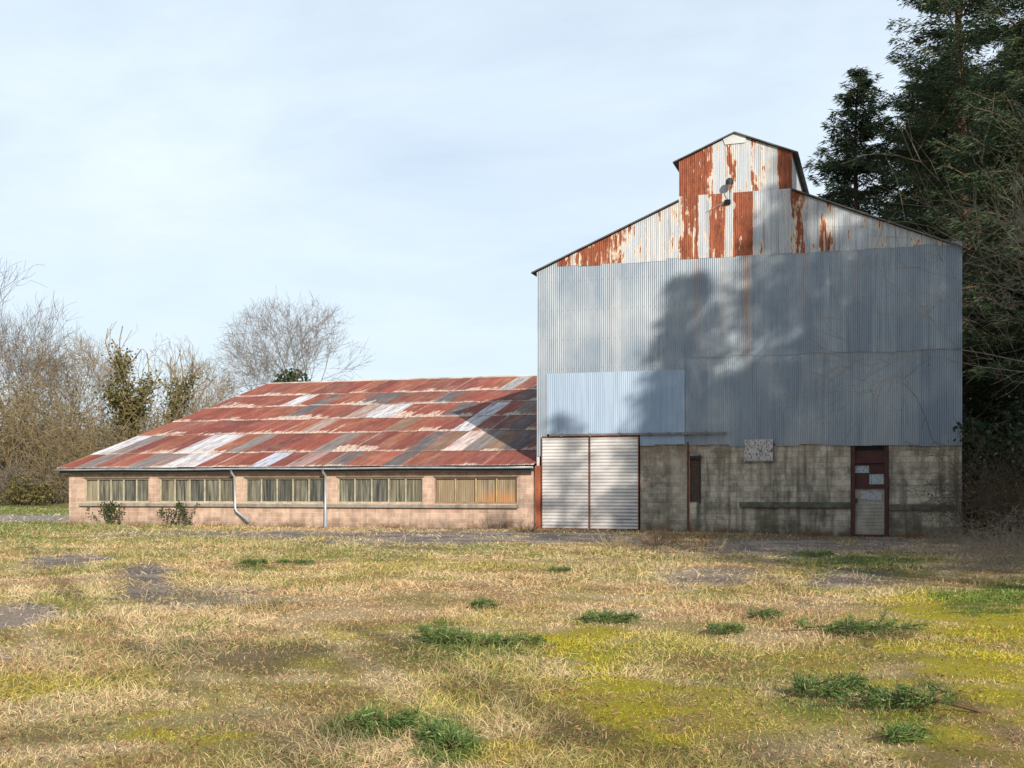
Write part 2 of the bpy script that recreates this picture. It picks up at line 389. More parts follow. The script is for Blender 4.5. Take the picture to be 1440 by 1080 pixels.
NOTE2 = mk_notice('weathered_board', (.48, .44, .42), (.12, .10, .09), 7, .52)
BARKG = mk_bark('grey_bark', (.13, .115, .095), (.27, .235, .19))
TWIG = mk_bark('grey_brown_twig', (.145, .122, .105), (.26, .225, .195))
TWIGO = mk_bark('olive_brown_twig', (.17, .125, .07), (.34, .265, .16))
TWIGD = mk_bark('dark_bark', (.06, .045, .033), (.17, .125, .085))
PBARK = mk_bark('fir_bark', (.06, .038, .027), (.16, .095, .058))
FIR = mk_leaf('fir_needles', (.018, .034, .019), (.052, .082, .038), (.10, .112, .045))
IVY = mk_leaf('ivy_leaves', (.028, .06, .018), (.09, .14, .04), rough=.4)
IVYD = mk_leaf('dark_ivy_leaves', (.018, .034, .014), (.06, .085, .03), rough=.5)
IVYO = mk_leaf('olive_ivy', (.07, .065, .02), (.17, .145, .055), rough=.5)
FRESH = mk_leaf('fallen_fir_needles', (.05, .095, .025), (.14, .20, .06), (.24, .29, .13))
BRAM = mk_bark('dry_bramble', (.17, .13, .095), (.38, .32, .25))
REDW = mk_bark('dead_dock', (.16, .075, .04), (.30, .17, .09))
STRAW = mk_bark('straw_stalk', (.40, .30, .16), (.62, .5, .3))

# ------------------------------------------------------------------ ground, road
def ell(X, Y, lst, warp=.35, sc=.7):
    """soft irregular patches, each (px, py, half width px, half height px) measured in the photo, laid on the ground"""
    m = np.zeros_like(X); wx = (fbm(X * sc + 3, Y * sc + 8) - .5) * 2; wf = (fbm(X * 3.1 + 31, Y * 3.1 + 5, 3) - .5) * 2
    for e in lst:
        px, py, a, b = e[:4]; amt = e[4] if len(e) > 4 else 1.
        c = np.array(G(px, py)); r = np.array(G(px + a, py)) - c; t = np.array(G(px, py - b)) - c
        D = np.linalg.inv(np.array([r, t]).T); u = D[0, 0] * (X - c[0]) + D[0, 1] * (Y - c[1]); v = D[1, 0] * (X - c[0]) + D[1, 1] * (Y - c[1])
        d = np.sqrt(u * u + v * v) + warp * 1.6 * wx + warp * 1.7 * wf
        m = np.maximum(m, amt * sstep(1.3, .5, d))
    return m
GRAVEL = [(10, 868, 75, 22), (205, 810, 45, 20), (95, 787, 60, 7), (270, 842, 85, 10, .6), (330, 830, 60, 7, .55), (420, 752, 190, 6), (620, 754, 190, 10), (250, 750, 120, 4, .6),
          (800, 757, 150, 9), (1000, 808, 75, 11, .85), (1100, 768, 170, 12), (1180, 815, 90, 12, .8), (1240, 762, 60, 5), (-5, 925, 20, 6, .8), (1320, 770, 90, 9, .6), (930, 765, 60, 9, .8)]
SOIL = [(1100, 756, 230, 5, .8), (820, 747, 110, 4, .7), (640, 742, 100, 3, .6), (560, 920, 90, 12, .5), (690, 985, 50, 10, .7), (330, 925, 110, 22, .75), (420, 915, 60, 15, .7), (560, 905, 70, 14, .5), (470, 1040, 70, 28, .6), (760, 1000, 60, 14, .6), (830, 1035, 80, 18, .85), (920, 1060, 90, 16, .7), (660, 965, 60, 12, .6), (1060, 1060, 70, 20, .5),
        (1230, 892, 90, 7, .7), (520, 935, 90, 16, .5), (620, 945, 50, 10, .6), (1220, 815, 130, 10, .6), (1350, 1065, 80, 16, .6), (380, 850, 60, 7, .5), (60, 1030, 60, 14, .4)]
MOSS = [(840, 920, 85, 40), (880, 1010, 70, 45), (940, 1060, 80, 30, .9), (1370, 895, 140, 60), (1300, 850, 70, 20, .9), (1180, 930, 90, 22, .4), (980, 900, 80, 24, .5), (800, 990, 80, 26, .5), (230, 1030, 90, 22, .85), (1360, 1045, 70, 14), (1010, 1000, 50, 30, .5), (640, 970, 50, 24, .6),
        (460, 935, 60, 14, .6), (300, 985, 60, 20, .5), (1110, 1010, 40, 20, .4), (740, 870, 60, 14, .4), (60, 970, 70, 20, .5), (560, 790, 140, 10, .5), (500, 895, 60, 12, .5), (700, 1060, 60, 16, .5)]
GREEN = [(630, 905, 55, 20), (520, 1025, 60, 14), (625, 1050, 45, 26), (1400, 838, 70, 16), (1220, 790, 90, 14), (1130, 780, 40, 12), (560, 775, 260, 10, .55), (250, 755, 180, 9, .4), (120, 800, 120, 10, .35), (860, 790, 120, 10, .35),
         (1150, 980, 50, 26, .7), (1260, 1000, 50, 22, .7), (1270, 1040, 40, 10, .6), (350, 795, 30, 8, .7), (850, 873, 55, 8, .7), (30, 705, 160, 5, .9), (60, 780, 60, 8, .4), (700, 915, 60, 12, .6), (90, 850, 40, 20, .3)]
def track(X, Y, pts, wid):
    P = np.array([G(*p) for p in pts]); d = np.full(X.shape, 1e9); wob = (fbm(X * 1.3 + 11, Y * 1.3 + 2, 3) - .5) * wid * 2.2
    for a, b in zip(P[:-1], P[1:]):
        ab = b - a; t = np.clip(((X - a[0]) * ab[0] + (Y - a[1]) * ab[1]) / (ab @ ab), 0, 1); d = np.minimum(d, np.hypot(X - a[0] - t * ab[0], Y - a[1] - t * ab[1]))
    return sstep(1.25, .45, (d + wob) / wid) * (.35 + .65 * sstep(.3, .6, fbm(X * .9 + 3, Y * .9 + 77, 3)))
DARK_TRACKS = [([(470, 875), (560, 905), (660, 955), (760, 1000), (850, 1035), (960, 1080)], .15), ([(40, 765), (60, 800), (130, 865), (230, 940), (340, 1010), (430, 1075)], .16), ([(1060, 800), (1180, 880), (1300, 960), (1430, 1045)], .14)]
PALE_TRACKS = [([(150, 748), (120, 790), (150, 850), (240, 915), (350, 985), (480, 1060)], .30), ([(60, 770), (20, 810), (40, 900), (120, 985)], .26), ([(380, 870), (470, 905), (580, 970), (700, 1030)], .22)]
def ground_cols(X, Y):
    g = ell(X, Y, GRAVEL); s = ell(X, Y, SOIL); dk = 0 * X; pl = 0 * X
    for p_, w_ in DARK_TRACKS: dk = np.maximum(dk, track(X, Y, p_, w_))
    for p_, w_ in PALE_TRACKS: pl = np.maximum(pl, track(X, Y, p_, w_))
    s = np.maximum(s, dk * .72); mo = ell(X, Y, MOSS, .7) * sstep(.27, .53, .6 * fbm(X * 2.6 + 5, Y * 2.6 + 61, 4) + .4 * fbm(X * .9 + 25, Y * .9 + 1, 3)); gr = ell(X, Y, GREEN, .5)
    a = fbm(X * .33, Y * .33, 4); b = fbm(X * 1.2 + 50, Y * 1.2, 4); c = fbm(X * .75 + 9, Y * .75 + 90, 4)
    def mx(p, q, f): return p * (1 - f[..., None]) + q * f[..., None]
    C = np.empty(X.shape + (3,)); C[:] = (.455, .305, .165)
    C = mx(C, np.array([.335, .275, .085]), sstep(.44, .64, a))
    C = mx(C, np.array([.53, .40, .24]), sstep(.48, .66, b) * .8)
    C = mx(C, np.array([.235, .22, .06]), sstep(.52, .70, c) * .6)
    C = mx(C, np.array([.27, .16, .085]), sstep(.46, .30, b) * .55)
    C = mx(C, np.array([.55, .42, .25]), pl * .75)
    C = mx(C, np.array([.41, .345, .03]), mo * .95)
    C = mx(C, np.array([.085, .145, .03]), gr * .85)
    C = mx(C, np.array([.115, .08, .05]), s * .88)
    gc = np.empty_like(C); gc[:] = (.20, .165, .152); gc = mx(gc, np.array([.36, .285, .235]), sstep(.4, .65, b))
    C = mx(C, gc, g)
    # gravel lane at the far left behind the shed
    lane = sstep(1.2, .75, np.abs((-(X + 31) * .35 + (Y - 6.5) * .94)) / 6.5) * sstep(-21.2, -23, X)
    C = mx(C, np.array([.33, .285, .25]), lane)
    return C, np.clip(g + lane, 0, 1), s, mo, gr
def axis(lo, hi, st, far, n):
    a = np.arange(lo, hi, st); e = np.geomspace(st, far, n)
    return np.concatenate([lo - np.cumsum(e)[::-1] * 1.0, a, a[-1] + np.cumsum(e)])
gxs = axis(-26, 20, .13, 140, 34); gys = axis(-42, 2, .13, 140, 34)
GX, GY = np.meshgrid(gxs, gys, indexing='ij'); GZ = gz(GX, GY)
C, gm, sm_, mm, grm = ground_cols(GX, GY)
GZ = GZ - .012 * gm
nx, ny = GX.shape; idx = np.arange(nx * ny).reshape(nx, ny)
FQ = np.stack([idx[:-1, :-1], idx[1:, :-1], idx[1:, 1:], idx[:-1, 1:]], -1).reshape(-1, 4)
gr_o = npmesh('ground', np.stack([GX, GY, GZ], -1).reshape(-1, 3), FQ, GROUND, pcol=(C * .86).reshape(-1, 3), smooth=True)
tag(gr_o, kind='structure')

# ------------------------------------------------------------------ grass (one mesh of blades; uncountable)
def make_grass(N=700000, seed=3):
    rs = np.random.RandomState(seed)
    u = rs.rand(N); d = 4.2 * (78 / 4.2) ** (u ** 1.02)
    lat = (rs.rand(N) * 2 - 1) * .50; P = CAM[None, :2] + d[:, None] * (FW[None, :2] + lat[:, None] * RT[None, :2])
    X, Y = P[:, 0], P[:, 1]
    C, g, s, mo, gr = ground_cols(X, Y)
    clump = fbm(X * 2.2 + 7, Y * 2.2 + 3, 3); cl2 = fbm(X * .6 + 70, Y * .6 + 30, 3)
    keep = (rs.rand(N) > g * .93) & (rs.rand(N) > s * .55) & ((Y < -.15) | (X < -22.3)) & ~((X > 1) & (Y > -1.6) & (rs.rand(N) < .7))
    keep &= (rs.rand(N) < .45 + 1.1 * sstep(.3, .6, clump))
    X, Y, d, C, mo, gr, clump, cl2, s = (q[keep] for q in (X, Y, d, C, mo, gr, clump, cl2, s)); n = len(X)
    L = (.030 + .062 * rs.rand(n) ** 1.8) * (.55 + 1.0 * sstep(.35, .65, cl2)) * (1 - .42 * mo) * (1 + .35 * gr) * (1 + .4 * sstep(.5, .75, clump))
    L *= 1 + .012 * np.clip(d - 10, 0, 40)
    W = np.maximum(.0016 + .0018 * rs.rand(n), d * .00038) * (1 + .4 * gr)
    az = rs.rand(n) * 6.283; lean = np.where(rs.rand(n) < .5, 1.0 + .5 * rs.rand(n), .15 + .95 * rs.rand(n))
    D = np.stack([np.cos(az) * np.sin(lean), np.sin(az) * np.sin(lean), np.cos(lean)], -1)
    sa = rs.rand(n) * 6.283; S = np.cross(D, np.stack([np.cos(sa), np.sin(sa), .3 * np.ones(n)], -1)); S /= np.linalg.norm(S, axis=1)[:, None] + 1e-9
    lit = rs.rand(n) < .03; L = np.where(lit, .03 + .03 * rs.rand(n), L); W = np.where(lit, np.maximum(.008, d * .0005), W)
    B = np.stack([X, Y, gz(X, Y) - .008 + .03 * lit * rs.rand(n)], -1)
    bend = np.stack([np.cos(az), np.sin(az), -.5 * np.ones(n)], -1) * (L * .28 * rs.rand(n))[:, None]
    Mid = B + D * (L * .55)[:, None]; Tip = B + D * L[:, None] + bend
    w = (S * W[:, None])
    V = np.stack([B - w * .8, B + w * .8, Mid + w * .65, Mid - w * .65, Tip], 1)
    hue = rs.rand(n, 1); val = .58 + .85 * rs.rand(n, 1)
    straw = np.array([.56, .43, .235]) * (.7 + .5 * rs.rand(n, 1)); pick = (rs.rand(n) < .38 * (1 - .75 * mo) * (1 - .8 * gr))[:, None]
    col = np.where(pick, straw * .6 + C * .5, C * 1.12) * val
    gp = (rs.rand(n) < .055 + .09 * sstep(.48, .68, cl2))[:, None]; col = np.where(gp, np.array([.13, .19, .04]) * (.6 + .8 * hue), col)
    col = np.where(lit[:, None], np.array([.23, .13, .07]) * (.5 + hue * 1.1), col)
    col = np.clip(col, .01, .8)
    colv = np.repeat(col[:, None, :], 5, 1); colv[:, 4] *= 1.12
    i = np.arange(n)[:, None] * 5
    Q = np.concatenate([i + np.array([0, 1, 2]), i + np.array([0, 2, 3]), i + np.array([3, 2, 4])], 0)
    o = npmesh('meadow_grass', V.reshape(-1, 3), Q, GRASS, pcol=colv.reshape(-1, 3))
    tag(o, 'dry straw coloured meadow grass with yellow moss and green tufts', 'grass', kind='stuff')
make_grass()

# ------------------------------------------------------------------ corrugated sheet
def corr(name, mat, parent, x0, x1, zb, zt, Y, rust=None, pitch=.076, amp=.008, sheet=.84, seed=1, kx=6):
    rs = np.random.RandomState(seed); V = []; Q = []; T = []; R = []
    x = x0; si = 0
    while x < x1 - .02:
        xe = min(x + sheet, x1); t = rs.rand(); off = -.004 * (si % 2) - .007 * rs.rand(); jz = .022 * rs.randn(); n = max(2, int(round((xe + .03 - x) / pitch * kx)))
        xs = np.linspace(x, min(xe + .03, x1), n + 1); ys = Y + off - amp * np.cos((xs - x0) / pitch * 2 * math.pi)
        b = len(V)
        for a, c in zip(xs, ys):
            V.append((a, c, zb(a) + jz)); V.append((a, c, zt(a)))
            r = rust(a) if rust else 0; R += [r, r]
        for j in range(n):
            Q.append((b + 2 * j, b + 2 * j + 2, b + 2 * j + 3, b + 2 * j + 1)); T.append(t)
        x = xe; si += 1
    return npmesh(name, V, Q, mat, parent, fatt={'tint': T}, patt={'rust': R}, smooth=True)
def cst(v): return lambda x: v
def lin(x0, z0, x1, z1): return lambda x: z0 + (z1 - z0) * (x - x0) / (x1 - x0)

# ------------------------------------------------------------------ the tall barn
BW = FX(1353); BL = 20.0; EV = 10.05; RIDX = BW / 2; SL = .42
def roofz(x): return EV + SL * (x if x < RIDX else BW - x)
CL, CR = FX(955), FX(1114); CXM = (CL + CR) / 2; CEV = 13.92; CSL = .41; CD = 8.0
def cupz(x): return CEV + CSL * (x - CL if x < CXM else CR - x)
barn = tag(empty('barn', (BW / 2, 0, -.1)), 'tall barn clad in grey corrugated sheets with rusty gable and roof turret', 'barn')
zsk = lin(0, 3.28, BW, 3.10)                     # foot of the cladding
XB0, XB1 = FX(770), FX(963)                      # blue sheets
XD0, XDM, XD1 = FX(762), FX(829.5), FX(899)      # sliding doors
zg = F(785, 375)[1]; zb_top = F(860, 523)[1]; zmid = F(1100, 497)[1]
# grey cladding: corner strip, upper sheets, right-hand sheets
xg = FX(785)
corr('cladding', GALV, barn, 0, xg, lambda x: zb_top - .02 if x > XB0 - .02 else F(760, 640)[1], lambda x: roofz(x) - .03, -.015, seed=2)
corr('cladding', GALV, barn, xg, XB1, cst(zb_top - .02), cst(zg + .10), -.015, seed=4)
corr('cladding', GALV, barn, XB1, BW, cst(zmid - .05), cst(zg + .10), -.017, seed=6)
corr('cladding', GALV, barn, XB1 - .02, BW, lambda x: zsk(x), cst(zmid + .06), .004, seed=8)
corr('blue_cladding', BLUE, barn, XB0, XB1, lambda x: 3.66 if x < XD1 + .03 else zsk(x), cst(zb_top), -.034, seed=10)
# rusty white gable and cupola front
def prof(tab):
    xs = [FX(a) for a, b in tab]; rs_ = [b for a, b in tab]
    return lambda x: float(np.interp(x, xs, rs_))
rg = prof([(785, .55), (800, .6), (840, .74), (872, .66), (885, .30), (900, .34), (903, .12), (925, .12), (926, .36), (950, .36), (956, .42), (960, .80), (980, .78), (984, .2), (994, .22), (998, .78), (1018, .74), (1021, .12), (1029, .2), (1033, .93), (1058, .95),
           (1060, .12), (1095, .08), (1108, .2), (1113, .60), (1131, .60), (1134, .14), (1150, .15), (1156, .50), (1170, .46), (1174, .14), (1240, .30), (1262, .22), (1290, .34), (1353, .22)])
rc = prof([(955, .97), (976, .95), (990, .80), (1000, .60), (1004, .18), (1020, .2), (1022, .52), (1034, .46), (1038, .1), (1054, .1), (1057, .62), (1073, .52), (1077, .12), (1092, .15), (1096, .84), (1114, .92)])
zlap = F(1060, 269)[1]
corr('gable_cladding', RUSTC, barn, xg, CL, cst(zg), lambda x: roofz(x) - .03, -.030, rg, seed=12)
corr('gable_cladding', RUSTC, barn, CL, CR, cst(zg), cst(zlap), -.030, rg, seed=14, sheet=.7)
corr('gable_cladding', RUSTC, barn, CR, BW, cst(zg), lambda x: roofz(x) - .03, -.030, rg, seed=16)
cup = corr('turret', RUSTC, barn, CL, CR, cst(zlap - .06), lambda x: cupz(x) - .03, -.008, rc, seed=18, sheet=.7)
# turret side walls and roof
pss = plain('pale_side_sheet', (.50, .53, .56), .6, .25, 3, stretch=(1, 2, .3))
MB().box(CR - .05, CR, .03, CD, 12.0, CEV).build('side_wall', pss, cup); MB().box(CL, CL + .05, .03, CD, 12.0, CEV).build('side_wall', pss, cup)
def roofslab(mb, xa, za, xb, zb, y0, y1, th=.05):
    mb.hexa([(xa, y0, za), (xb, y0, zb), (xb, y1, zb), (xa, y1, za), (xa, y0, za + th), (xb, y0, zb + th), (xb, y1, zb + th), (xa, y1, za + th)])
rf = MB(); oh = .22
roofslab(rf, CL - oh, CEV - oh * CSL, CXM, cupz(CXM), -.14, CD + .1, .045); roofslab(rf, CXM, cupz(CXM), CR + oh, CEV - oh * CSL, -.14, CD + .1, .045)
rf.build('roof', TIN, cup)
rc_ = MB(); rc_.poly([(CXM - .36, -.052, cupz(CXM) - .40), (CXM + .4, -.052, cupz(CXM) - .38), (CXM + .42, -.052, cupz(CXM) - .17), (CXM, -.052, cupz(CXM) + .05), (CXM - .44, -.052, cupz(CXM) - .17)])
rc_.poly([(CXM - .44, -.052, cupz(CXM) - .14), (CXM, -.052, cupz(CXM) + .07), (CXM, .8, cupz(CXM) + .07), (CXM - .44, .8, cupz(CXM) - .12)])
rc_.build('ridge_flashing', plain('pale_flashing', (.48, .50, .49), .5, .15, 2), cup)
# main roof, in two slopes with an opening under the turret
rf = MB(); oh = .2
roofslab(rf, -oh, EV - oh * SL, CL, roofz(CL), -.16, BL, .05); roofslab(rf, CR, roofz(CR), BW + oh, EV - oh * SL, -.16, BL, .05)
roofslab(rf, CL, roofz(CL), RIDX, roofz(RIDX), CD, BL, .05); roofslab(rf, RIDX, roofz(RIDX), CR, roofz(CR), CD, BL, .05)
rf.build('roof', TIN, barn)
# side and rear walls
sw = MB(); sw.box(0, .12, .06, BL - .1, -.6, EV - .04); sw.build('side_wall', plain('side_sheet', (.36, .38, .39), .6, .25, 2, stretch=(1, 3, .3)), barn)
sw = MB(); sw.box(BW - .12, BW, .06, BL - .1, -.6, EV - .04); sw.build('side_wall', plain('side_sheet_grey', (.34, .36, .37), .6, .25, 2, stretch=(1, 3, .3)), barn)
sw = MB(); sw.box(.14, BW - .14, BL - .3, BL - .12, -.6, EV - .04); sw.build('rear_wall', GALV, barn)
# block walls of the ground floor
XP = FX(967); XDR0, XDR1 = FX(1197), FX(1249)
b = MB(); b.box(XD1 + .03, XP - .03, .03, .25, -.5, 3.42); b.build('block_wall', BLOCK2, barn)
XN0, XN1 = FX(970), FX(985)
b = MB(); b.box(XP + .05, XN0, .035, .27, -.5, 3.40); b.box(XN0, XN1, .035, .27, -.5, F(978, 706)[1]); b.box(XN0, XN1, .035, .27, F(978, 641)[1], 3.40)
b.box(XN1, XDR0 - .02, .035, .27, -.6, 3.36); b.box(XDR1 + .02, BW - .02, .035, .27, -.6, 3.3); b.build('block_wall', BLOCK, barn)
b = MB(); b.box(XN0 - .01, XN1 + .01, .12, .2, .9, 2.9); b.build('brick_infill', BRICK, barn)
b = MB(); b.box(XN1 - .035, XN1 + .01, .0, .1, F(978, 708)[1], F(978, 640)[1]); b.box(XN0, XN1 - .035, .01, .1, F(978, 643)[1] - .05, F(978, 641)[1]); b.build('angle_iron', DARK, barn)
b = MB(); b.box(-.02, .16, .02, .2, -.5, 3.4); b.build('corner_post', plain('grey_post', (.42, .42, .4), .8), barn)
b = MB(); b.box(XP - .025, XP + .045, -.02, .2, -.5, 3.32); b.build('steel_stanchion', RUST, barn)
# ledge: weathered concrete band
b = MB(); z0 = F(1120, 714)[1]; z1 = F(1120, 706)[1]; b.box(FX(1040), XDR0 - .05, -.09, .034, z0, z1); b.build('ledge', MOSSY, barn, bevel=.012)
b = MB(); z0 = F(1300, 718)[1]; z1 = F(1300, 709)[1]; b.box(XDR1 + .05, FX(1343), -.08, .034, z0, z1); b.build('ledge', MOSSY, barn, bevel=.012)
# sliding doors: ribbed sheets in rusty angle frames, hung on a rail
ZD0, ZD1 = .02, 3.58
for a, c in ((XD0, XDM), (XDM, XD1)):
    V = []; Q = []; z = ZD0; pit = .128
    zs = []
    while z < ZD1 - .02:
        zs += [(z, 0), (z + .075, 0), (z + .088, .028), (z + .115, .028)]; z += pit
    zs.append((ZD1, 0))
    for zz, yy in zs: V += [(a + .03, -.065 + yy, zz), (c - .03, -.065 + yy, zz)]
    for j in range(len(zs) - 1): Q.append((2 * j, 2 * j + 1, 2 * j + 3, 2 * j + 2))
    dl = npmesh('sliding_door', V, Q, DOOR, barn)
    b = MB(); b.box(a, a + .035, -.085, -.02, ZD0 - .02, ZD1); b.box(c - .035, c, -.085, -.02, ZD0 - .02, ZD1)
    b.box(a + .035, c - .035, -.083, -.02, ZD1 - .035, ZD1 + .03); b.box(a + .035, c - .035, -.083, -.02, ZD0 - .03, ZD0 + .03); b.build('door_frame', RUST, dl)
b = MB(); b.box(.1, XD1 + .02, .02, .06, -.3, 3.64); b.build('door_backing', BLACK, barn)
zr = F(880, 611)[1]; b = MB(); b.box(FX(774), FX(1022), -.15, -.085, zr - .035, zr + .045)
for px in (790, 830, 870, 913, 940, 965, 992): b.box(FX(px), FX(px) + .05, -.165, -.03, zr - .07, zr + .07)
b.build('door_rail', plain('rail_steel', (.16, .15, .15), .6, .4, 3), barn)
b = MB(); b.box(FX(753.5), FX(761), -.12, .02, -.4, F(757, 655)[1]); b.build('rusty_post', RUSTB, barn)
# personnel door
zt = F(1222, 628)[1]; z2 = F(1222, 650)[1]; z3 = F(1222, 686)[1]; zf = F(1222, 755)[1]
b = MB(); b.box(XDR0 - .015, XDR1 + .015, .10, .16, zf - .1, zt + .06); dr = b.build('door', MAROON, barn)
b = MB(); b.box(XDR0, XDR0 + .13, -.02, .1, zf - .1, zt); b.box(XDR1 - .13, XDR1, -.02, .1, zf - .1, zt); b.box(XDR0 + .13, XDR1 - .13, .01, .1, z2 - .03, z2 + .03)
b.box(XDR0 + .13, XDR1 - .13, .01, .1, z3 - .03, z3 + .02); b.box(XDR0 + .13, XDR1 - .13, .0, .1, zf - .08, zf + .09); b.build('door_frame', MAROON, dr)
b = MB(); b.box(XDR0 + .13, XDR1 - .13, .03, .1, zt - .1, zt + .02); b.build('dark_gap', BLACK, dr)
b = MB(); b.box(XDR0 + .13, XDR1 - .13, .07, .1, zf + .09, z3 - .03)
for k in range(9): zz = zf + .16 + k * .125; b.box(XDR0 + .14, XDR1 - .14, .055, .07, zz, zz + .022)
b.build('lower_panel', PANEL, dr)
def rectnote(px0, py0, px1, py1, name, mat, y, tilt=0, parent=dr):
    x0, z1_ = F(px0, py0); x1, z0_ = F(px1, py1); b = MB()
    b.hexa([(x0, y, z0_), (x1, y, z0_ - tilt), (x1, y + .012, z0_ - tilt), (x0, y + .012, z0_), (x0, y, z1_), (x1, y, z1_ - tilt), (x1, y + .012, z1_ - tilt), (x0, y + .012, z1_)]); return b.build(name, mat, parent)
rectnote(1201, 655, 1222, 665, 'notice', NOTE1, .085); rectnote(1222.5, 667, 1243, 681, 'notice', NOTE1, .085)
rectnote(1211, 690, 1240, 702, 'notice', mk_notice('torn_notice', (.38, .37, .38), (.2, .2, .24), 14, .52), .045, .06)
b = MB(); hx, hz = F(1204, 703); b.box(hx - .03, hx + .05, -.01, .06, hz - .07, hz + .05); b.build('handle', DARK, dr)
b = MB(); b.box(XDR0 - .1, XDR1 + .1, -.55, -.03, -.35, zf - .06); b.build('door_step', CONC, barn, bevel=.02)
# weathered board
nb = rectnote(1047, 618.5, 1087, 647.5, 'notice_board', NOTE2, -.075, 0, barn)
b = MB(); x0, z1_ = F(1047, 618.5); x1, z0_ = F(1087, 647.5)
bw_ = plain('board_wood', (.32, .29, .26)); b.box(x0 - .02, x1 + .02, -.07, -.03, z0_ - .03, z0_); b.build('lower_batten', bw_, nb); MB().box(x0 - .02, x1 + .02, -.07, -.03, z1_, z1_ + .02).build('upper_batten', bw_, nb)
# lamp with bracket and junction box
lx, lz = F(1027.5, 258)
b = MB(); b.tube([(lx, -.34, lz - .13), (lx, -.34, lz - .08), (lx, -.34, lz + .02), (lx, -.34, lz + .09), (lx, -.34, lz + .12)], [.12, .145, .14, .095, .04], 16); lamp = b.build('wall_lamp', DARK, barn, True)
b = MB(); b.tube([(lx, -.34, lz - .17), (lx, -.34, lz - .125)], [.05, .10], 10); b.build('bulb', plain('lamp_glass', (.5, .5, .48), .3), lamp)
bx_, bz = F(1023.5, 285)
b = MB(); b.tube([(lx, -.34, lz - .16), (lx, -.33, lz - .3), (lx, -.2, lz - .5), (lx - .02, -.09, lz - .58), (bx_ + .1, -.07, bz + .05)], .014, 6); b.build('bracket', DARK, lamp)
b = MB(); b.box(bx_ - .11, bx_ + .11, -.16, -.03, bz - .07, bz + .08); b.build('junction_box', BLACK, lamp)
cx1, cz1 = F(993, 297); b = MB(); b.tube([(bx_ - .1, -.06, bz), ((bx_ + cx1) / 2, -.06, (bz + cz1) / 2 + .02), (cx1, -.06, cz1 - .05)], .010, 5); b.build('cable', plain('grey_cable', (.3, .3, .32)), lamp)

# ------------------------------------------------------------------ the long shed
SX0 = FX(97); SX1 = -.04; RY = 18.6; RZ = 7.78; EY, EZ = -.38, 2.44
shed = tag(empty('shed', ((SX0 + SX1) / 2, 0, 0)), 'long low pink shed with rust red patched tin roof and five wide windows', 'shed')
WIN = [(119, 673, 209, 705), (224, 672.5, 329, 705), (344.5, 671, 456, 704.5), (474.5, 670, 594, 704.5), (611, 668, 727, 709)]
WR = []
for a, t, c, d in WIN:
    x0, z1_ = F(a, t); x1, z0_ = F(c, d); WR.append((x0, x1, z0_, z1_))
ztop = 2.42; zs0 = min(r[2] for r in WR); wm = MB()
zlo = .98; zhi = 2.03
wm.box(SX0, SX1, 0, .22, -.5, zlo); wm.box(SX0, SX1, 0, .22, zhi, ztop)
xs = [SX0] + [v for r in WR for v in r[:2]] + [SX1]
for k in range(0, len(xs), 2): wm.box(xs[k], xs[k + 1], 0, .22, zlo, zhi)
wm.box(SX0, SX0 + .22, .22, 36.9, -.5, 2.3); wm.box(SX0 + .25, SX1, 36.7, 36.9, -.5, 2.3)
g0 = len(wm.v); wm.v += [(SX0 + .02, .22, 2.3), (SX0 + .02, 36.8, 2.3), (SX0 + .02, RY, RZ - .1), (SX0 + .2, .22, 2.3), (SX0 + .2, 36.8, 2.3), (SX0 + .2, RY, RZ - .1)]
wm.f += [(g0, g0 + 1, g0 + 2), (g0 + 3, g0 + 5, g0 + 4)]
wm.build('wall', PINK, shed)
_pr = np.random.RandomState(4)
for k, (x0, x1, z0_, z1_) in enumerate(WR):
    b = MB(); np_ = (5, 5, 5, 5, 4)[k]
    y0, y1 = .055, .12
    b.box(x0, x0 + .05, y0, y1, zlo, zhi); b.box(x1 - .05, x1, y0, y1, zlo, zhi); b.box(x0 + .05, x1 - .05, y0, y1, zlo, zlo + .07); b.box(x0 + .05, x1 - .05, y0, y1, zhi - .05, zhi)
    wi = b.build('window', CREAM if k < 4 else plain('brown_frame', (.22, .16, .1)), shed)
    for j in range(1, np_):
        xx = x0 + (x1 - x0) * j / np_; b = MB(); b.box(xx - .028, xx + .028, y0 + .012, y1 - .004, zlo + .07, zhi - .05); b.build('mullion', CREAM if k < 4 else plain('ochre_mullion', (.36, .26, .13)), wi)
    for j in range(np_):
        xa = x0 + (x1 - x0) * j / np_; xb = x0 + (x1 - x0) * (j + 1) / np_; n = int((xb - xa) / .02); V = []; Q = []; dy_ = .02 * _pr.rand()
        for i in range(n + 1):
            xx = xa + (xb - xa) * i / n; yy = .14 + dy_ + .012 * math.cos(xx / .076 * 2 * math.pi); V += [(xx, yy, zlo), (xx, yy, zhi)]
        for i in range(n): Q.append((2 * i, 2 * i + 2, 2 * i + 3, 2 * i + 1))
        pm = PANEO if k == 4 else PANEB if (k, j) == (0, 0) else (PANE, PANE, PANED, PANEG)[_pr.randint(4)]
        npmesh('pane', V, Q, pm, wi, smooth=True)
    b = MB(); b.box(x0 - .06, x1 + .06, -.012, .05, zhi - .004, zhi + .055); b.build('lintel', plain('dark_lintel', (.13, .10, .08), .9), wi)
b = MB(); b.box(FX(113), FX(329) + .9, -.13, .02, zlo - .16, zlo - .03); b.box(FX(329) + .9, FX(729), -.13, .02, zlo - .17, zlo - .04); b.build('sill', CONC, shed, bevel=.012)
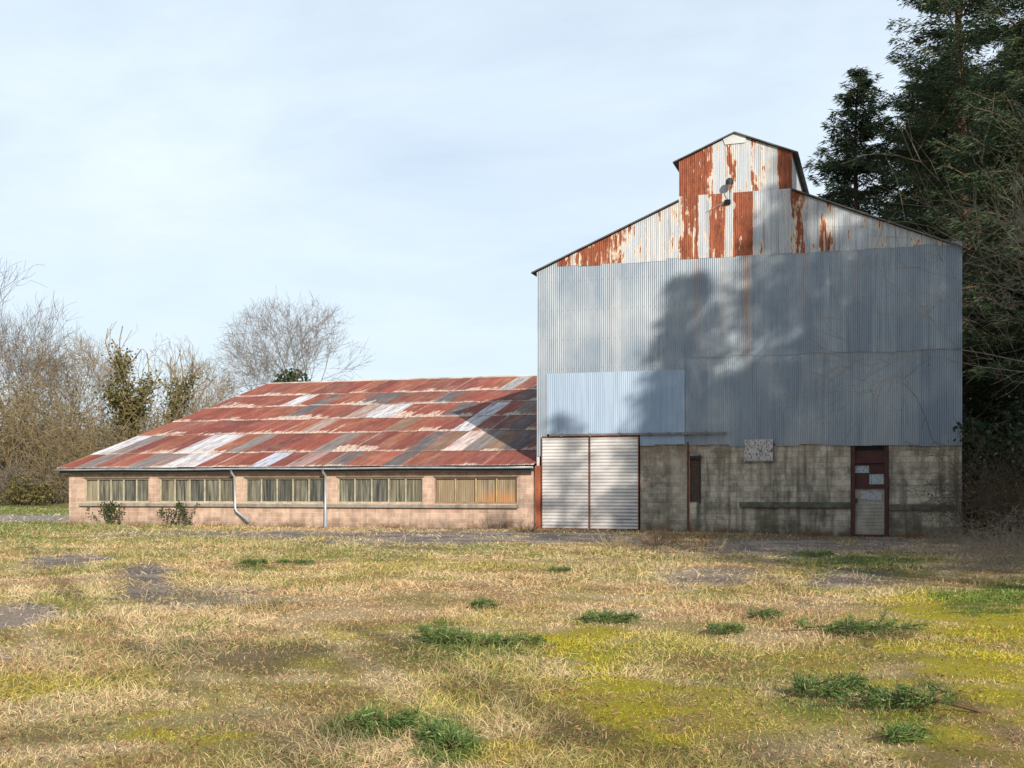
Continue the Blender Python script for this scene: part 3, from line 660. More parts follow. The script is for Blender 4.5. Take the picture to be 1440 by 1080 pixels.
# roof: six courses of corrugated sheets, each with its own age, barn shade painted in at the right end
rows = [EY, 2.0, 5.6, 8.6, 11.8, 14.8, RY + .05]
SH = .86; ncol = int(math.ceil((SX1 - SX0 + .35) / SH)); XL = SX0 - .35
def roofpix(px, py):
    d = ray(px, py); k = (RZ - EZ) / (RY - EY)
    t = (EZ + k * (CAM[1] - EY) - CAM[2]) / (d[2] - k * d[1]); p = CAM + d * t
    c = int((p[0] - XL) / SH); r = sum(p[1] > q for q in rows[1:-1]); return min(max(c, 0), ncol - 1), r
rs = np.random.RandomState(11); RU = np.array([(.225, .058, .040), (.25, .070, .046), (.175, .050, .040), (.26, .09, .052), (.20, .07, .052)])
TC = RU[rs.randint(0, 5, (ncol, 6))] * (.85 + .3 * rs.rand(ncol, 6, 1)); CRM = .25 + 1.0 * rs.rand(ncol, 6); CRM[:, 0] *= .45
WHT = (.50, .51, .53); GRY = (.19, .175, .165); DGR = (.10, .10, .105); BLG = (.40, .44, .52); BRN = (.20, .13, .09)
_m = rs.rand(ncol, 6); TC[_m < .05] = DGR; TC[(_m > .05) & (_m < .11)] = (.165, .14, .125); TC[(_m > .11) & (_m < .13)] = (.33, .25, .22)
for px, py, c, cr_ in [(700, 600, DGR, .1), (738, 606, DGR, .1), (722, 622, DGR, 0), (735, 565, (.12, .08, .07), .2), (712, 590, (.15, .07, .06), .2), (655, 610, BRN, .3), (195, 622, WHT, .1), (165, 640, GRY, .2), (215, 642, GRY, .4), (255, 640, (.21, .16, .15), .4), (130, 652, GRY, .1), (290, 622, WHT, .6), (310, 625, WHT, .6), (325, 618, WHT, .6), (250, 655, WHT, .4), (300, 640, WHT, .5), (340, 628, GRY, .1), (355, 622, GRY, .1),  # leading dark sheets put the barn's shade into the roof colour
        (372, 650, BLG, .1), (410, 565, WHT, .4), (430, 560, WHT, .3), (545, 577, WHT, .05), (560, 575, WHT, .05), (530, 578, WHT, .05), (600, 622, DGR, 0), (470, 625, GRY, 0), (455, 632, GRY, .1), (645, 625, (.55, .45, .42), .6), (665, 595, WHT, .2), (690, 575, WHT, .2), (680, 625, GRY, .0), (700, 630, BRN, .3),
        (715, 540, (.33, .36, .36), .2), (728, 538, (.33, .36, .36), .1), (735, 630, DGR, .1), (660, 572, DGR, .3), (560, 604, BRN, .2), (435, 650, (.3, .2, .19), .3), (520, 655, (.30, .09, .06), .2)]:
    q = roofpix(px, py); TC[q] = c; CRM[q] = cr_
V = []; Q = []; CC = []; VV = []; KR = []; LP = []
kz = (RZ - EZ) / (RY - EY)
for r in range(6):
    for c in range(ncol):
        x0 = XL + c * SH; x1 = min(x0 + SH + .04, SX1 - .005); n = max(4, int((x1 - x0) / .076 * 5)); jit = .05 * rs.randn(); lapw = rs.rand() if rs.rand() < .6 else 0.
        y0 = rows[r] + (jit if r else .02 * rs.randn()); y1 = rows[r + 1] + (.18 if r < 5 else 0); b0 = len(V)
        for j in range(n + 1):
            xx = x0 + (x1 - x0) * j / n; zz = .016 * math.cos((xx - XL) / .076 * 2 * math.pi) + .004 * (c % 2)
            for y, v in ((y0, 0.), (y1, 1.)):
                V.append((xx, y, EZ + kz * (y - EY) + zz + (.022 if v == 0 else .0) + .03)); VV.append(v); LP.append(max(0., 1 - abs(xx - x0 - .03) / .05) * lapw)
                CC.append(TC[c, r]); KR.append(CRM[c, r])
        for j in range(n): Q.append((b0 + 2 * j, b0 + 2 * j + 2, b0 + 2 * j + 3, b0 + 2 * j + 1))
shr = npmesh('roof', V, Q, ROOF, shed, pcol=np.array(CC), patt={'v': VV, 'cream': KR, 'lap': LP}, smooth=True)
b = MB(); roofslab(b, 0, 0, 1, 1, 0, 1)
b = MB(); b.hexa([(XL + .05, RY + .05, RZ), (SX1 - .01, RY + .05, RZ), (SX1 - .01, 37.2, EZ), (XL + .05, 37.2, EZ), (XL + .05, RY + .05, RZ + .03), (SX1 - .01, RY + .05, RZ + .03), (SX1 - .01, 37.2, EZ + .03), (XL + .05, 37.2, EZ + .03)])
b.build('rear_roof', RUST, shed)
b = MB(); b.tube([(XL, RY, RZ + .045), (SX1 - .02, RY, RZ + .045)], .06, 8); b.build('ridge_cap', plain('pale_ridge', (.40, .33, .29), .8, .45, 1.2), shr)
b = MB(); b.box(XL + .1, SX1, -.30, -.26, EZ - .19, EZ - .02); b.build('fascia', DARK, shed)
# half-round gutter
V = []; Q = []; gx0, gx1 = XL - .05, SX1 - .02
for j, xx in enumerate(np.linspace(gx0, gx1, 24)):
    sag = .012 * math.sin(xx * .9)
    for k in range(7):
        t = math.pi * k / 6; V.append((xx, EY - .03 + .075 * -math.cos(t), EZ - .0 - .075 * math.sin(t) + sag))
for j in range(23):
    for k in range(6): Q.append((j * 7 + k, j * 7 + k + 1, (j + 1) * 7 + k + 1, (j + 1) * 7 + k))
gt = npmesh('gutter', V, Q, ZINC, shed, smooth=True); md = gt.modifiers.new('thick', 'SOLIDIFY'); md.thickness = .008
x, z = F(331.5, 690); b = MB(); b.tube([(x, EY - .02, EZ - .06), (x, EY + .02, EZ - .18), (x, -.12, EZ - .34), (x + .05, -.12, F(334, 715)[1]), (x + .12, -.14, F(334, 719)[1]), (FX(357), -.30, F(357, 736)[1] + .05)], .05, 8); b.build('downpipe', ZINC, shed, True)
x, z = F(459.5, 690); b = MB(); b.tube([(x, EY - .02, EZ - .06), (x, EY + .02, EZ - .18), (x, -.12, EZ - .32), (x, -.12, -.1)], .055, 8); b.build('downpipe', ZINC, shed, True)

# ------------------------------------------------------------------ low wall right of the barn
b = MB(); b.box(16.6, 27, 2.6, 2.85, -.6, 1.62); b.box(16.55, 27, 2.55, 2.9, 1.622, 1.72)
lw = b.build('block_garden_wall', BLOCK); tag(lw, 'low grey block wall half hidden behind brambles right of the barn', 'wall')

# ------------------------------------------------------------------ plants: generators
def cards(P, D, L, W, rs):
    n = len(P); D = D / (np.linalg.norm(D, axis=1)[:, None] + 1e-9)
    S = np.cross(D, rs.randn(n, 3)); S /= np.linalg.norm(S, axis=1)[:, None] + 1e-9
    mid = P + D * (L * .45)[:, None]
    return np.stack([P, mid + S * W[:, None], P + D * L[:, None], mid - S * W[:, None]], 1).reshape(-1, 3)
def cardmesh(name, V, mat, parent, rs):
    n = len(V) // 4
    return npmesh(name, V, np.arange(n * 4).reshape(n, 4), mat, parent, fatt={'rnd': rs.rand(n)})
def segmesh(name, S, mat, parent, k=3):
    S = np.array(S, float); a, b_, r0, r1 = S[:, 0:3], S[:, 3:6], S[:, 6], S[:, 7]; n = len(S)
    d = b_ - a; d /= np.linalg.norm(d, axis=1)[:, None] + 1e-9
    ref = np.where(np.abs(d[:, 2:3]) < .9, np.array([[0, 0, 1.]]), np.array([[1., 0, 0]])); u = np.cross(d, ref); u /= np.linalg.norm(u, axis=1)[:, None] + 1e-9; v = np.cross(d, u)
    ring = []
    for p, r in ((a, r0), (b_ + d * r1[:, None] * .3, r1)):
        for j in range(k):
            t = 2 * math.pi * j / k; ring.append(p + r[:, None] * (math.cos(t) * u + math.sin(t) * v))
    V = np.stack(ring, 1).reshape(-1, 3); i = np.arange(n)[:, None] * 2 * k
    Q = np.concatenate([i + np.array([j, (j + 1) % k, k + (j + 1) % k, k + j]) for j in range(k)], 0)
    return npmesh(name, V, Q, mat, parent, smooth=k > 4)
def unit(v): return v / (np.linalg.norm(v) + 1e-9)

def conifer(name, loc, H, R, seed, base=.06, gap=.45, cpm=4.0, csize=.62, shape=.8, k=13, mat=FIR):
    k = int(k * 2.0); rs = np.random.RandomState(seed); root = empty(name, loc); o = np.array(loc, float); seg = []
    tr = MB(); pts = [(o[0] + .15 * math.sin(i * .9 + seed), o[1] + .15 * math.cos(i * .7), o[2] - .3 + H * i / 12) for i in range(13)]
    tr.tube(pts, [max(.03, .0145 * H * (1 - i / 12.6) ** .9) for i in range(13)], 8); tr.build('trunk', PBARK, root, True)
    VV = []; z = base * H
    while z < H * .985:
        t = (z / H - base) / (1 - base); nb = rs.randint(4, 7)
        for _ in range(nb):
            a = rs.rand() * 6.283; Lb = (R * (1 - t) ** shape * (.50 + .62 * rs.rand()) + .35 * min(1, (1 - t) * 4))
            if rs.rand() < .07: Lb *= 1.25
            sl = -.30 + .75 * t + .14 * rs.randn(); m = max(3, int(Lb * cpm)); u = np.linspace(.12, 1, m)
            h = np.array([math.cos(a), math.sin(a), 0]); side = np.array([-h[1], h[0], 0])
            zz = Lb * (sl * u - .16 * u ** 2 + .15 * u ** 4); P = o + np.outer(u * Lb, h); P[:, 2] += z + zz; P += .06 * rs.randn(m, 3)
            st = max(1, m // 4)
            ids = list(range(0, m, st)) + [m - 1]
            prev = o + np.array([0, 0, z])
            for q in ids:
                seg.append([*prev, *P[q], .02 + .012 * Lb * (1 - u[q] * .8), .012 + .008 * Lb * (1 - u[q])]); prev = P[q]
            kk = int(k); PP = np.repeat(P, kk, 0); nn = len(PP); uu = np.repeat(u, kk)
            s = rs.choice([-1, 1], nn); spread = (.95 - .55 * uu) * .42 * min(Lb, 3.)
            D = h * (.55 + .3 * rs.rand(nn, 1)) + side * (s * (.2 + .8 * rs.rand(nn)))[:, None] + np.stack([np.zeros(nn), np.zeros(nn), -.25 + .5 * rs.randn(nn) * .6], 1)
            PP = PP + side * (s * spread * rs.rand(nn) ** 1.2)[:, None] + h * (rs.rand(nn) * .2)[:, None] + np.array([0, 0, 1]) * (-.22 * np.abs(spread) * rs.rand(nn))[:, None] + rs.randn(nn, 3) * .07
            VV.append(cards(PP, D, csize * (.24 + .38 * rs.rand(nn)), csize * (.022 + .032 * rs.rand(nn)), rs))
        z += gap * (.55 + .9 * rs.rand()) * (1.15 - .5 * t)
    segmesh('branch', seg, PBARK, root); cardmesh('crown', np.concatenate(VV), mat, root, rs); return root

def bare_tree(name, loc, H, seed, levels=6, lean=(0, 0), trunk=.22, spread=.75, r0=None, mat=TWIG, tmat=BARKG, twr=.012, ivy=0, ivyto=.55, keep=1.0, up=.16, bias=None, lfac=.66, ivymat=IVYO, W=None, cz=.62, rz=.40, nl=3, cap=13000):
    rs = np.random.RandomState(seed); root = empty(name, loc); o = np.array(loc, float); S = [[], []]; r0 = r0 or H * .017
    queue = []
    def grow(p, d, L, r, lev):
        queue.append((p, d, L, r, lev))
    def grow_now(p, d, L, r, lev):
        n = 4 if lev < 3 else 3
        for i in range(n):
            d = unit(d + rs.randn(3) * (.09 + .022 * lev) + np.array([0, 0, up * (.4 if lev < 2 else 1)]) * .5 + (0 if bias is None else np.array(bias) * .05))
            q = p + d * L / n
            if W and lev > 0:
                e = (q - o - np.array([0, 0, cz * H])) / np.array([W / 2, W / 2, rz * H])
                if e @ e > 1 + .12 * rs.randn(): return
            r1 = max(twr * .45, r * (1 - .45 / n)); S[0 if lev < 2 else 1].append([*p, *q, r, r1]); p = q; r = r1
            if lev < levels and i >= 1 and (lev > 0 or i >= nl - 1) and rs.rand() < keep:
                a = rs.rand() * 6.283; v = np.cross(d, unit(rs.randn(3))); c = unit(d * .75 + unit(v) * spread * (.7 + .6 * rs.rand()))
                grow(q, c, L * lfac * (.75 + .5 * rs.rand()), max(twr, r * .58), lev + 1)
        if lev < levels:
            for _ in range(2):
                v = np.cross(d, unit(rs.randn(3))); c = unit(d + unit(v) * spread * .75)
                grow(p, c, L * (lfac + .08) * (.8 + .4 * rs.rand()), max(twr, r * .7), lev + 1)
    d0 = unit(np.array([lean[0], lean[1], 1.])); grow(o - np.array([0, 0, .3]), d0, H * trunk * 1.5, r0, 0); qi = 0
    while qi < len(queue) and len(S[1]) < cap:
        grow_now(*queue[qi]); qi += 1
    zs_ = sorted(q[5] for q in S[1]); f_ = H / (zs_[int(len(zs_) * .997)] - o[2])
    S = [[[*((np.array(q[0:3]) - o) * f_ + o), *((np.array(q[3:6]) - o) * f_ + o), q[6], q[7]] for q in part] for part in S]
    segmesh('trunk', S[0], tmat, root, 7); segmesh('crown', S[1], mat, root, 3)
    if ivy:
        st = np.array(S[0]); st = st[(st[:, 5] - o[2]) < H * ivyto]; q = rs.randint(0, len(st), ivy); t = rs.rand(ivy, 1); P = st[q, 0:3] * (1 - t) + st[q, 3:6] * t
        P += rs.randn(ivy, 3) * (.25 + st[q, 6:7] * 1.3); D = rs.randn(ivy, 3) + np.array([0, 0, -.3])
        cardmesh('ivy', cards(P, D, .14 + .16 * rs.rand(ivy), .06 + .07 * rs.rand(ivy), rs), ivymat, root, rs)
    return root

def shrub(name, loc, H, W, seed, stems=26, mat=TWIGO, leaf=0, leafmat=IVYO, tw=.012, sub=9, droop=.0, levels=2, lsize=1.):
    rs = np.random.RandomState(seed); root = empty(name, loc); o = np.array(loc, float); S = []; tips = []
    def twig(p, d, L, r, lev):
        n = 5 if lev == 0 else 3
        for i in range(n):
            d = unit(d + rs.randn(3) * (.16 + .08 * lev) + np.array([0, 0, -.10 * droop * i])); q = p + d * L / n; q[2] = max(q[2], o[2] + .04); r1 = max(tw * .5, r * .78); S.append([*p, *q, r, r1]); p = q; r = r1; tips.append(p)
            if lev < levels and (lev > 0 or i > 0):
                for _ in range(max(1, int(sub / 5)) if lev == 0 else 1):
                    c = unit(d * .8 + rs.randn(3) * .65); twig(q, c, L * .42 * (.6 + .7 * rs.rand()), max(tw, r * .6), lev + 1)
    for _ in range(stems):
        a = rs.rand() * 6.283; rr = W * .28 * math.sqrt(rs.rand()); d = unit(np.array([math.cos(a) * W / H * rs.rand() * .95, math.sin(a) * W / H * rs.rand() * .95, 1.]))
        twig(o + np.array([math.cos(a) * rr, math.sin(a) * rr, -.05]), d, H * (.55 + .5 * rs.rand()), tw * 2.4, 0)
    zt_ = sorted(q[5] for q in S); f_ = H / (zt_[int(len(zt_) * .99)] - o[2])
    S = [[*((np.array(q[0:3]) - o) * f_ + o), *((np.array(q[3:6]) - o) * f_ + o), q[6], q[7]] for q in S]
    segmesh('stems', S, mat, root, 3)
    if leaf:
        T = (np.array(tips) - o) * f_ + o; q = rs.randint(0, len(T), leaf); P = T[q] + rs.randn(leaf, 3) * .12
        cardmesh('foliage', cards(P, rs.randn(leaf, 3), lsize * (.10 + .12 * rs.rand(leaf)), lsize * (.04 + .05 * rs.rand(leaf)), rs), leafmat, root, rs)
    return root
def at(px, depth):                                # world point standing at a photo column and a depth along the view
    p = CAM + depth * (FW + (px - 720) / FPX * RT); return (p[0], p[1], float(gz(p[0], p[1])))

# ------------------------------------------------------------------ conifers behind and beside the barn
tag(conifer('fir_tree', at(1206, 68), 25.6, 5.6, 21, base=.1, gap=.42, k=15, shape=.8, csize=.7), 'slender dark fir rising behind the barn roof, left of the big firs', 'tree', 'dark firs behind the barn')
tag(conifer('fir_tree', at(1352, 64), 36, 8.2, 22, base=.05, gap=.5, csize=.75, k=13), 'tallest fir, its trunk showing near the top edge behind the barn corner', 'tree', 'dark firs behind the barn')
tag(conifer('fir_tree', at(1288, 76), 27.5, 6.4, 23, base=.1, gap=.48, csize=.72, k=12), 'mid height bushy fir between the slender fir and the tallest fir', 'tree', 'dark firs behind the barn')
tag(conifer('fir_tree', at(1455, 54), 30, 6.6, 24, base=.02, gap=.36, csize=.68), 'broad dense fir beside the barn at the photo edge', 'tree', 'dark firs behind the barn')
tag(conifer('fir_tree', at(1338, 84), 33, 7.0, 26, base=.02, gap=.5, csize=1.0), 'dark fir closing the gap behind the tallest fir', 'tree', 'dark firs behind the barn')
tag(conifer('fir_tree', at(1425, 84), 34, 8.0, 25, base=.02, gap=.5, csize=.85), 'dark fir filling the gap behind the broad fir', 'tree', 'dark firs behind the barn')
# conifers further right whose shade falls across the barn front
shade = conifer('fir_tree', (21.8, -32.0, -.15), 17.3, 2.6, 31, base=.03, gap=.6, k=6)
lab = 'unseen fir standing out in front right of the barn and shading its walls'; grp = 'firs shading the barn front'
tag(shade, lab, 'tree', grp)
s2 = conifer('fir_tree', (25.3, -26.5, -.15), 23.6, 5.2, 32, base=.05, gap=.46, k=9, csize=.9, shape=.95); tag(s2, lab, 'tree', grp)
for x, y, s_, rz in ((29.3, -26.0, 1.22, 1.2), (33.8, -25.0, 1.34, 2.6), (28.0, -20.5, .86, 4.0), (33.0, -18.0, 1.0, .4), (24.6, -16.5, .55, 2.2), (27.2, -30.5, .9, 5.0), (36.5, -14, 1.0, 3.3), (36, -38, 1.1, .8), (41, -30, 1.2, 3.9), (43, -20, 1.15, 5.5), (40, -7, 1.1, 1.9), (35, -5, .9, 4.4), (31, -10, .8, .1), (24.8, -20.5, .72, 3.3), (37, 3, 1.1, 2.2), (30.0, -22.5, 1.12, 3.0)):  # outermost copies are unseen, added to hold sky light off the barn
    tag(copy_tree(s2, (x, y, -.15), rz, s_), lab, 'tree', grp)
tag(copy_tree(shade, (23.1, -30.0, -.15), 2.0, (1.1, 1.1, 1.17)), lab, 'tree', grp)

# ------------------------------------------------------------------ bare trees
tag(bare_tree('bare_tree', at(22, 96), 18.4, 41, levels=7, spread=.6, trunk=.22, lean=(.03, 0), lfac=.74, twr=.013, W=13, cz=.60, rz=.41, up=.2, nl=2, cap=9000), 'tallest bare tree at the left edge above the thicket', 'tree', 'bare trees beyond the lane')
tag(bare_tree('bare_tree', at(-70, 92), 14, 46, levels=5, spread=.7, trunk=.2, W=10, lfac=.72), 'bare tree reaching in from the left edge of the photo', 'tree', 'bare trees beyond the lane')
tag(bare_tree('bare_tree', at(100, 100), 13.5, 47, levels=6, spread=.75, trunk=.2, mat=TWIGO, W=11, lfac=.74, nl=2), 'spreading brown bare tree between tall tree and ivy clad trunk', 'tree', 'bare trees beyond the lane')
tag(bare_tree('ivy_tree', at(160, 90), 13.2, 42, levels=5, spread=.7, trunk=.33, W=8, cz=.65, rz=.36, ivy=4200, ivyto=.95, mat=TWIGO, r0=.38), 'thick stubby tree wrapped in olive ivy, nearer the lane', 'tree', 'ivy clad trees in the thicket')
tag(bare_tree('ivy_tree', at(238, 98), 13.4, 43, levels=5, spread=.6, trunk=.32, W=7, cz=.65, rz=.36, ivy=2000, ivyto=.75, mat=TWIGO, r0=.34), 'ivy clad pollard tree with stubby limbs just left of the shed roof', 'tree', 'ivy clad trees in the thicket')
tag(bare_tree('bare_tree', at(285, 106), 12.2, 44, levels=6, spread=.7, trunk=.2, mat=TWIGO, W=9, lfac=.74, nl=2), 'rounded brown bare tree above the sloping shed roof', 'tree', 'bare trees beyond the lane')
tag(bare_tree('bare_tree', at(415, 112), 18.4, 45, levels=7, spread=.62, trunk=.2, lfac=.74, twr=.012, W=15.5, cz=.58, rz=.40, up=.12, nl=2, cap=10500), 'wide crowned bare tree standing behind the shed ridge', 'tree', 'bare trees beyond the lane')
p = at(411, 108); rs = np.random.RandomState(8); r = empty('ivy_bush', p); IVB = IVYD
n = 4200; a = rs.randn(n, 3); a /= np.linalg.norm(a, axis=1)[:, None]; P = np.array(p) + np.array([0, 0, 8.0]) + a * np.array([2.5, 2.2, 3.6]) * (.55 + .45 * rs.rand(n, 1))
cardmesh('foliage', cards(P, rs.randn(n, 3), .2 + .25 * rs.rand(n), .07 + .08 * rs.rand(n), rs), IVB, r, rs)
MBt = MB().tube([(p[0], p[1], p[2] - .2), (p[0], p[1], p[2] + 9)], [.3, .12], 7); MBt.build('trunk', BARKG, r); tag(r, 'dark evergreen ivy bush in front of the bare tree above the ridge', 'bush')

# thicket of bare shrubs along the lane
protos = [shrub('hedgerow_shrub', (0, 0, 0), 7.5, 7, 51, 34, TWIGO, 900, IVYO, .016, 14), shrub('hedgerow_shrub', (0, 0, 0), 6.0, 7.5, 52, 34, TWIG, 500, IVYO, .016, 14), shrub('hedgerow_shrub', (0, 0, 0), 8.5, 6, 53, 30, TWIGO, 1400, IVYO, .016, 14)]
tl = ['olive brown thicket shrub with leafless twigs beyond the lane', 'grey brown twiggy thicket shrub beyond the lane', 'tall olive thicket shrub with old leaves beyond the lane']
spots = [(-60, 88, 1.0), (-10, 86, .95), (40, 87, 1.05), (85, 86, .85), (125, 88, .95), (170, 87, .8), (205, 90, 1.0), (250, 92, 1.0), (290, 96, 1.05), (330, 104, .95),
         (10, 94, 1.25), (65, 95, 1.2), (115, 96, 1.15), (190, 97, 1.1), (225, 100, 1.1), (270, 104, 1.15), (145, 92, 1.0), (-30, 96, 1.3), (310, 110, 1.1), (60, 84, .6), (130, 84, .55), (185, 84, .5), (20, 84, .6), (100, 91, 1.1), (-90, 90, 1.2), (30, 99, 1.25), (90, 99, 1.2), (150, 100, 1.1), (210, 103, 1.1), (255, 97, .95), (300, 101, 1.0), (75, 90, .85), (0, 91, .95), (-40, 91, 1.05)]
for i, (px, dep, s_) in enumerate(spots):
    k = i % 3; loc = at(px, dep); s_ *= .82 + .3 * math.sin(i * 2.3)**2
    if i < 3: o = protos[k]; o.location = loc; o.scale = (s_,) * 3
    else: o = copy_tree(protos[k], loc, i * 1.7, (s_ * (.9 + .03 * (i % 7)), s_, s_ * (.85 + .05 * (i % 5))))
    tag(o, tl[k], 'shrub', ['olive thicket shrubs', 'grey brown thicket shrubs', 'tall leafy thicket shrubs'][k])
d_ = shrub('evergreen_bush', at(42, 82), 1.9, 2.6, 54, 22, TWIGD, 2200, IVYO, .012, 9, lsize=1.0); tag(d_, 'dark evergreen bush low in front of the thicket by the lane', 'bush')

# ------------------------------------------------------------------ bare branches and brambles at the right
tag(bare_tree('bare_tree', (19.3, -3.2, -.15), 12.5, 61, levels=5, spread=.85, trunk=.20, lean=(-.05, -.1), bias=(-.9, 0, -.05), up=.06, mat=BRAM, tmat=TWIGD, twr=.006, lfac=.74, r0=.10, keep=.7), 'tangled bare tree whose twigs hang across the right end of the barn', 'tree')
tag(bare_tree('bare_tree', (19.4, -1.0, -.15), 15, 62, levels=6, spread=.7, trunk=.2, lean=(.0, 0), bias=(-.1, 0, .2), mat=BRAM, tmat=TWIGD, twr=.008, r0=.15, keep=.6), 'taller brown bare tree against the dark firs at the photo edge', 'tree')
br = shrub('bramble', (16.9, -1.4, -.16), 2.6, 2.8, 71, 56, TWIGD, 300, IVYO, .006, 9, 1.2, lsize=.45); tag(br, 'dark tall bramble tangle against the right end of the block wall', 'bramble')
br2 = shrub('bramble', (16.3, -6.2, -.16), 1.05, 2.6, 72, 46, BRAM, 0, IVYO, .005, 9, 1.8); tag(br2, 'pale dry bramble mound on the shaded grass near the barn corner', 'bramble')
tag(copy_tree(br2, (15.2, -4.0, -.17), 2.1, .75), 'small pale dry bramble mound closest to the block wall', 'bramble')
tag(copy_tree(br2, (16.6, -11.0, -.17), 4.0, .9), 'dry grey bramble mound at the photo edge by the green grass', 'bramble')
tag(copy_tree(br, (16.4, -2.9, -.17), 3.0, (.9, .9, 1.35)), 'slender dark bramble tangle just before the barn corner', 'bramble')
tag(copy_tree(br2, (17.3, -8.4, -.17), 5.0, 1.25), 'largest pale bramble heap at the photo edge below the firs', 'bramble')
for px, py, s_, lab in ((1392, 803, .62, 'low pale bramble spread by the green grass, left of its taller neighbour'), (1436, 795, .8, 'pale bramble mound cut by the photo edge above the green grass'), (1345, 782, .55, 'small pale bramble sprawl in front of the barn corner')):
    x, y = G(px, py); tag(copy_tree(br2, (x, y, float(gz(x, y))), px, s_), lab, 'bramble')
tag(copy_tree(br, (17.8, .2, -.17), 1.0, 1.7), 'tall dark bramble tangle in front of the low block wall', 'bramble')
tag(shrub('evergreen_bush', (18.3, 4.5, -.15), 5.5, 4.5, 73, 26, TWIGD, 9000, FIR, .014, 9, lsize=1.1), 'dark evergreen undergrowth behind the low wall beside the barn', 'bush')

# ------------------------------------------------------------------ creepers and weeds at the shed and barn foot
def creeper(px, py_top, wpx, seed):
    rs = np.random.RandomState(seed); x, _ = F(px, 700); root = empty('ivy_creeper', (x, -.14, 0)); S = []; P = []
    for k in range(16):
        p = np.array([x + .30 * rs.randn(), -.10 - .05 * rs.rand(), -.05]); d = unit(np.array([  .75 * rs.randn(), -.02, 1.]))
        for i in range(7):
            d = unit(d + np.array([.28 * rs.randn(), 0, .05])); q = p + d * (.13 + .05 * rs.rand()); q[1] = -.16 - .12 * rs.rand() ; q[2] = min(q[2], .98); S.append([*p, *q, .006, .005]); p = q; P += [p] * (4 if p[2] > .45 else 2)
    P = np.array(P); P = P + rs.randn(len(P), 3) * np.array([.06, .035, .05]); P[:, 1] = np.minimum(P[:, 1], -.14)
    segmesh('stems', S, TWIGD, root); cardmesh('foliage', cards(P, rs.randn(len(P), 3) * np.array([1, .5, 1]), .06 + .06 * rs.rand(len(P)), .03 + .03 * rs.rand(len(P)), rs), IVYD, root, rs); return root
tag(creeper(161, 710, 30, 81), 'dark ivy clump climbing to the sill under the first window by the lane', 'ivy')
tag(creeper(264, 708, 30, 82), 'dark ivy clump climbing to the sill under the second window by the lane', 'ivy')
def weeds(name, px, py, seed, H, W, stems, mat, label, grp=None, tw=.004, sub=4, levels=1, dep=None):
    x, y = G(px, py); o = shrub(name, (x, y, float(gz(x, y))), H, W, seed, stems, mat, 0, IVYO, tw, sub, 0., levels); tag(o, label, 'weeds', grp); return o
weeds('dry_weed_clump', 925, 768, 91, .75, 1.3, 46, REDW, 'reddish brown dead weed clump before the tan block panel')
weeds('dry_weed_clump', 975, 772, 92, .55, 1.0, 34, REDW, 'smaller russet dead weed clump below the steel stanchion')
weeds('dry_weed_clump', 1000, 775, 93, .5, 1.2, 18, STRAW, 'sparse pale upright dead stalks on the grey strip before the barn')
weeds('dry_weed_clump', 870, 768, 94, .5, 1.3, 26, STRAW, 'straw coloured stalk clump before the white sliding doors')
weeds('dry_weed_clump', 740, 748, 95, .55, 1.0, 34, REDW, 'brown dead weeds at the foot of the rusty post')
weeds('dry_weed_clump', 690, 744, 96, .6, 1.6, 34, REDW, 'brown dead weeds under the ochre shed window')
w0 = weeds('dry_weed_clump', 210, 742, 97, .35, 1.6, 40, REDW, 'low russet weed clump between the two ivy clumps')
for px, lab in ((1030, 'low russet weed clump at the foot of the stained block wall'), (1150, 'low russet weed clump left of the maroon door'), (1285, 'low russet weed clump right of the maroon door'), (115, 'low russet weed clump at the shed corner by the lane'), (310, 'low russet weed clump beside the bent downpipe'), (420, 'low russet weed clump left of the straight downpipe'), (560, 'low russet weed clump under the fourth shed window')):
    x = FX(px); y = -.55; tag(copy_tree(w0, (x, y, float(gz(x, y))), px, .75 + .002 * (px % 100)), lab, 'weeds')

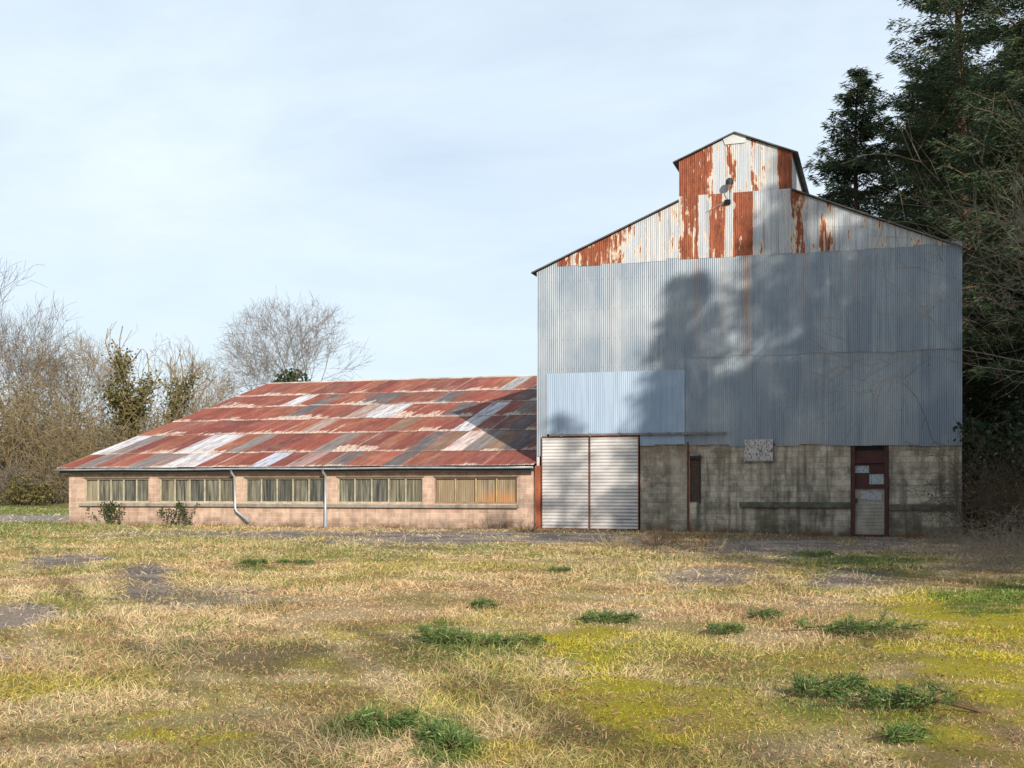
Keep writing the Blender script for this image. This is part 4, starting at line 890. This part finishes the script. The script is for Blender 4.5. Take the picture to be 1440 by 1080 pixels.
# ------------------------------------------------------------------ storm-fallen fir branches on the grass
def fallen(px, py, wpx, ang, seed, label, h=.22, dens=1.0, stem=.5):
    h *= .7; dens *= .85; rb = .006 + .012 * stem
    rs = np.random.RandomState(seed); x, y = G(px, py); z = float(gz(x, y)); L = wpx / FPX * (np.dot(np.array([x, y]) - CAM[:2], FW[:2]))
    root = empty('fallen_branch', (x, y, z)); ax = math.cos(ang) * RT + math.sin(ang) * FW; sd = np.cross([0, 0, 1], ax); S = []; VV = []
    o = np.array([x, y, z]); pts = [o + ax * L * (t - .5) + sd * L * .05 * math.sin(5 * t + seed) + np.array([0, 0, .05 + h * .4 * t * (1 - t) * 2]) for t in np.linspace(-stem * .5, 1, 9)]
    for i in range(8): S.append([*pts[i], *pts[i + 1], rb * (1 - .1 * i), rb * (.95 - .1 * i)])
    nt = int(12 + 11 * L); cen = [.2 + .1 * rs.rand(), .45 + .2 * rs.rand(), .75 + .2 * rs.rand()]
    for j in range(nt):
        t = float(np.clip(cen[rs.randint(3)] + .13 * rs.randn(), .02, 1.02)); p = o + ax * L * (t - .5) + np.array([0, 0, .05 + h * .4 * rs.rand()]); s = rs.choice([-1, 1])
        d = unit(ax * (.5 + .5 * rs.rand()) + sd * s * (.5 + 1.1 * rs.rand()) + np.array([0, 0, .05 + .35 * rs.rand()])); l = L * (.16 + .26 * rs.rand()) * (1.15 - .5 * t); l = min(l, .75)
        q = p + d * l; S.append([*p, *q, .006, .003]); m = int((60 + 160 * l) * dens); u = rs.rand(m, 1); P = p + (q - p) * u + rs.randn(m, 3) * .018; P[:, 2] = np.maximum(P[:, 2], z + .02) - .05 * u[:, 0] ** 2 * rs.rand(m)
        D = d + rs.randn(m, 3) * .8; VV.append(cards(P, D, .03 + .05 * rs.rand(m), .0028 + .0035 * rs.rand(m), rs))
    segmesh('stem', S, PBARK, root, 4); cardmesh('needles', np.concatenate(VV), FRESH, root, rs); tag(root, label, 'branch', 'fallen fir branches on the grass'); return root
fallen(1165, 985, 115, .15, 101, 'bushy green fir branch on the grass, left of the one with a long brown stem', .40, 1.3, .1)
fallen(1275, 1000, 150, 3.0, 102, 'green fir branch with long bare brown stem trailing toward the photo edge', .34, 1.1, 1.0)
fallen(1262, 1045, 70, .3, 103, 'small grey green sprig in front of the long stemmed branch', .12, .8, .1)
fallen(630, 908, 85, 2.6, 104, 'dense dark green fir branch in the middle of the meadow', .36, 1.4, .1)
fallen(708, 912, 80, .1, 105, 'flatter pale green fir branch touching the dense one mid meadow', .16, .9, .0)
fallen(532, 1028, 90, .2, 106, 'green sprig near the front, left of the bright green tuft', .2, 1., .0)
fallen(626, 1055, 80, 2.0, 107, 'bright green tuft shaped branch at the front of the meadow', .3, 1.4, 0)
fallen(853, 876, 80, .05, 108, 'thin long green sprig lying level right of the meadow middle', .12, 1., .1)
fallen(1195, 893, 175, .08, 109, 'longest pale green fir branch stretched flat on the grass', .16, 1.2, .1)
fallen(1015, 893, 55, .2, 110, 'small dull green sprig left of the longest branch', .14, .9, .1)
fallen(1075, 872, 60, .3, 111, 'small sprig on the tan grass behind the longest branch', .14, .8, .0)
fallen(676, 858, 45, .6, 112, 'little grey green sprig behind the dense mid meadow branch', .22, .7, .1)
fallen(348, 797, 38, .3, 113, 'dark green sprig beside the bare gravel patch', .22, 1., .1)
fallen(410, 795, 50, .1, 114, 'low dark sprig right of the one beside the gravel patch', .12, .8, .1)
fallen(785, 806, 30, .2, 115, 'tiny dark sprig on the tan grass before the sliding doors', .1, .8, .0)
fallen(1148, 784, 60, .9, 116, 'shaded green sprig on the apron near the red door', .2, 1., .1)
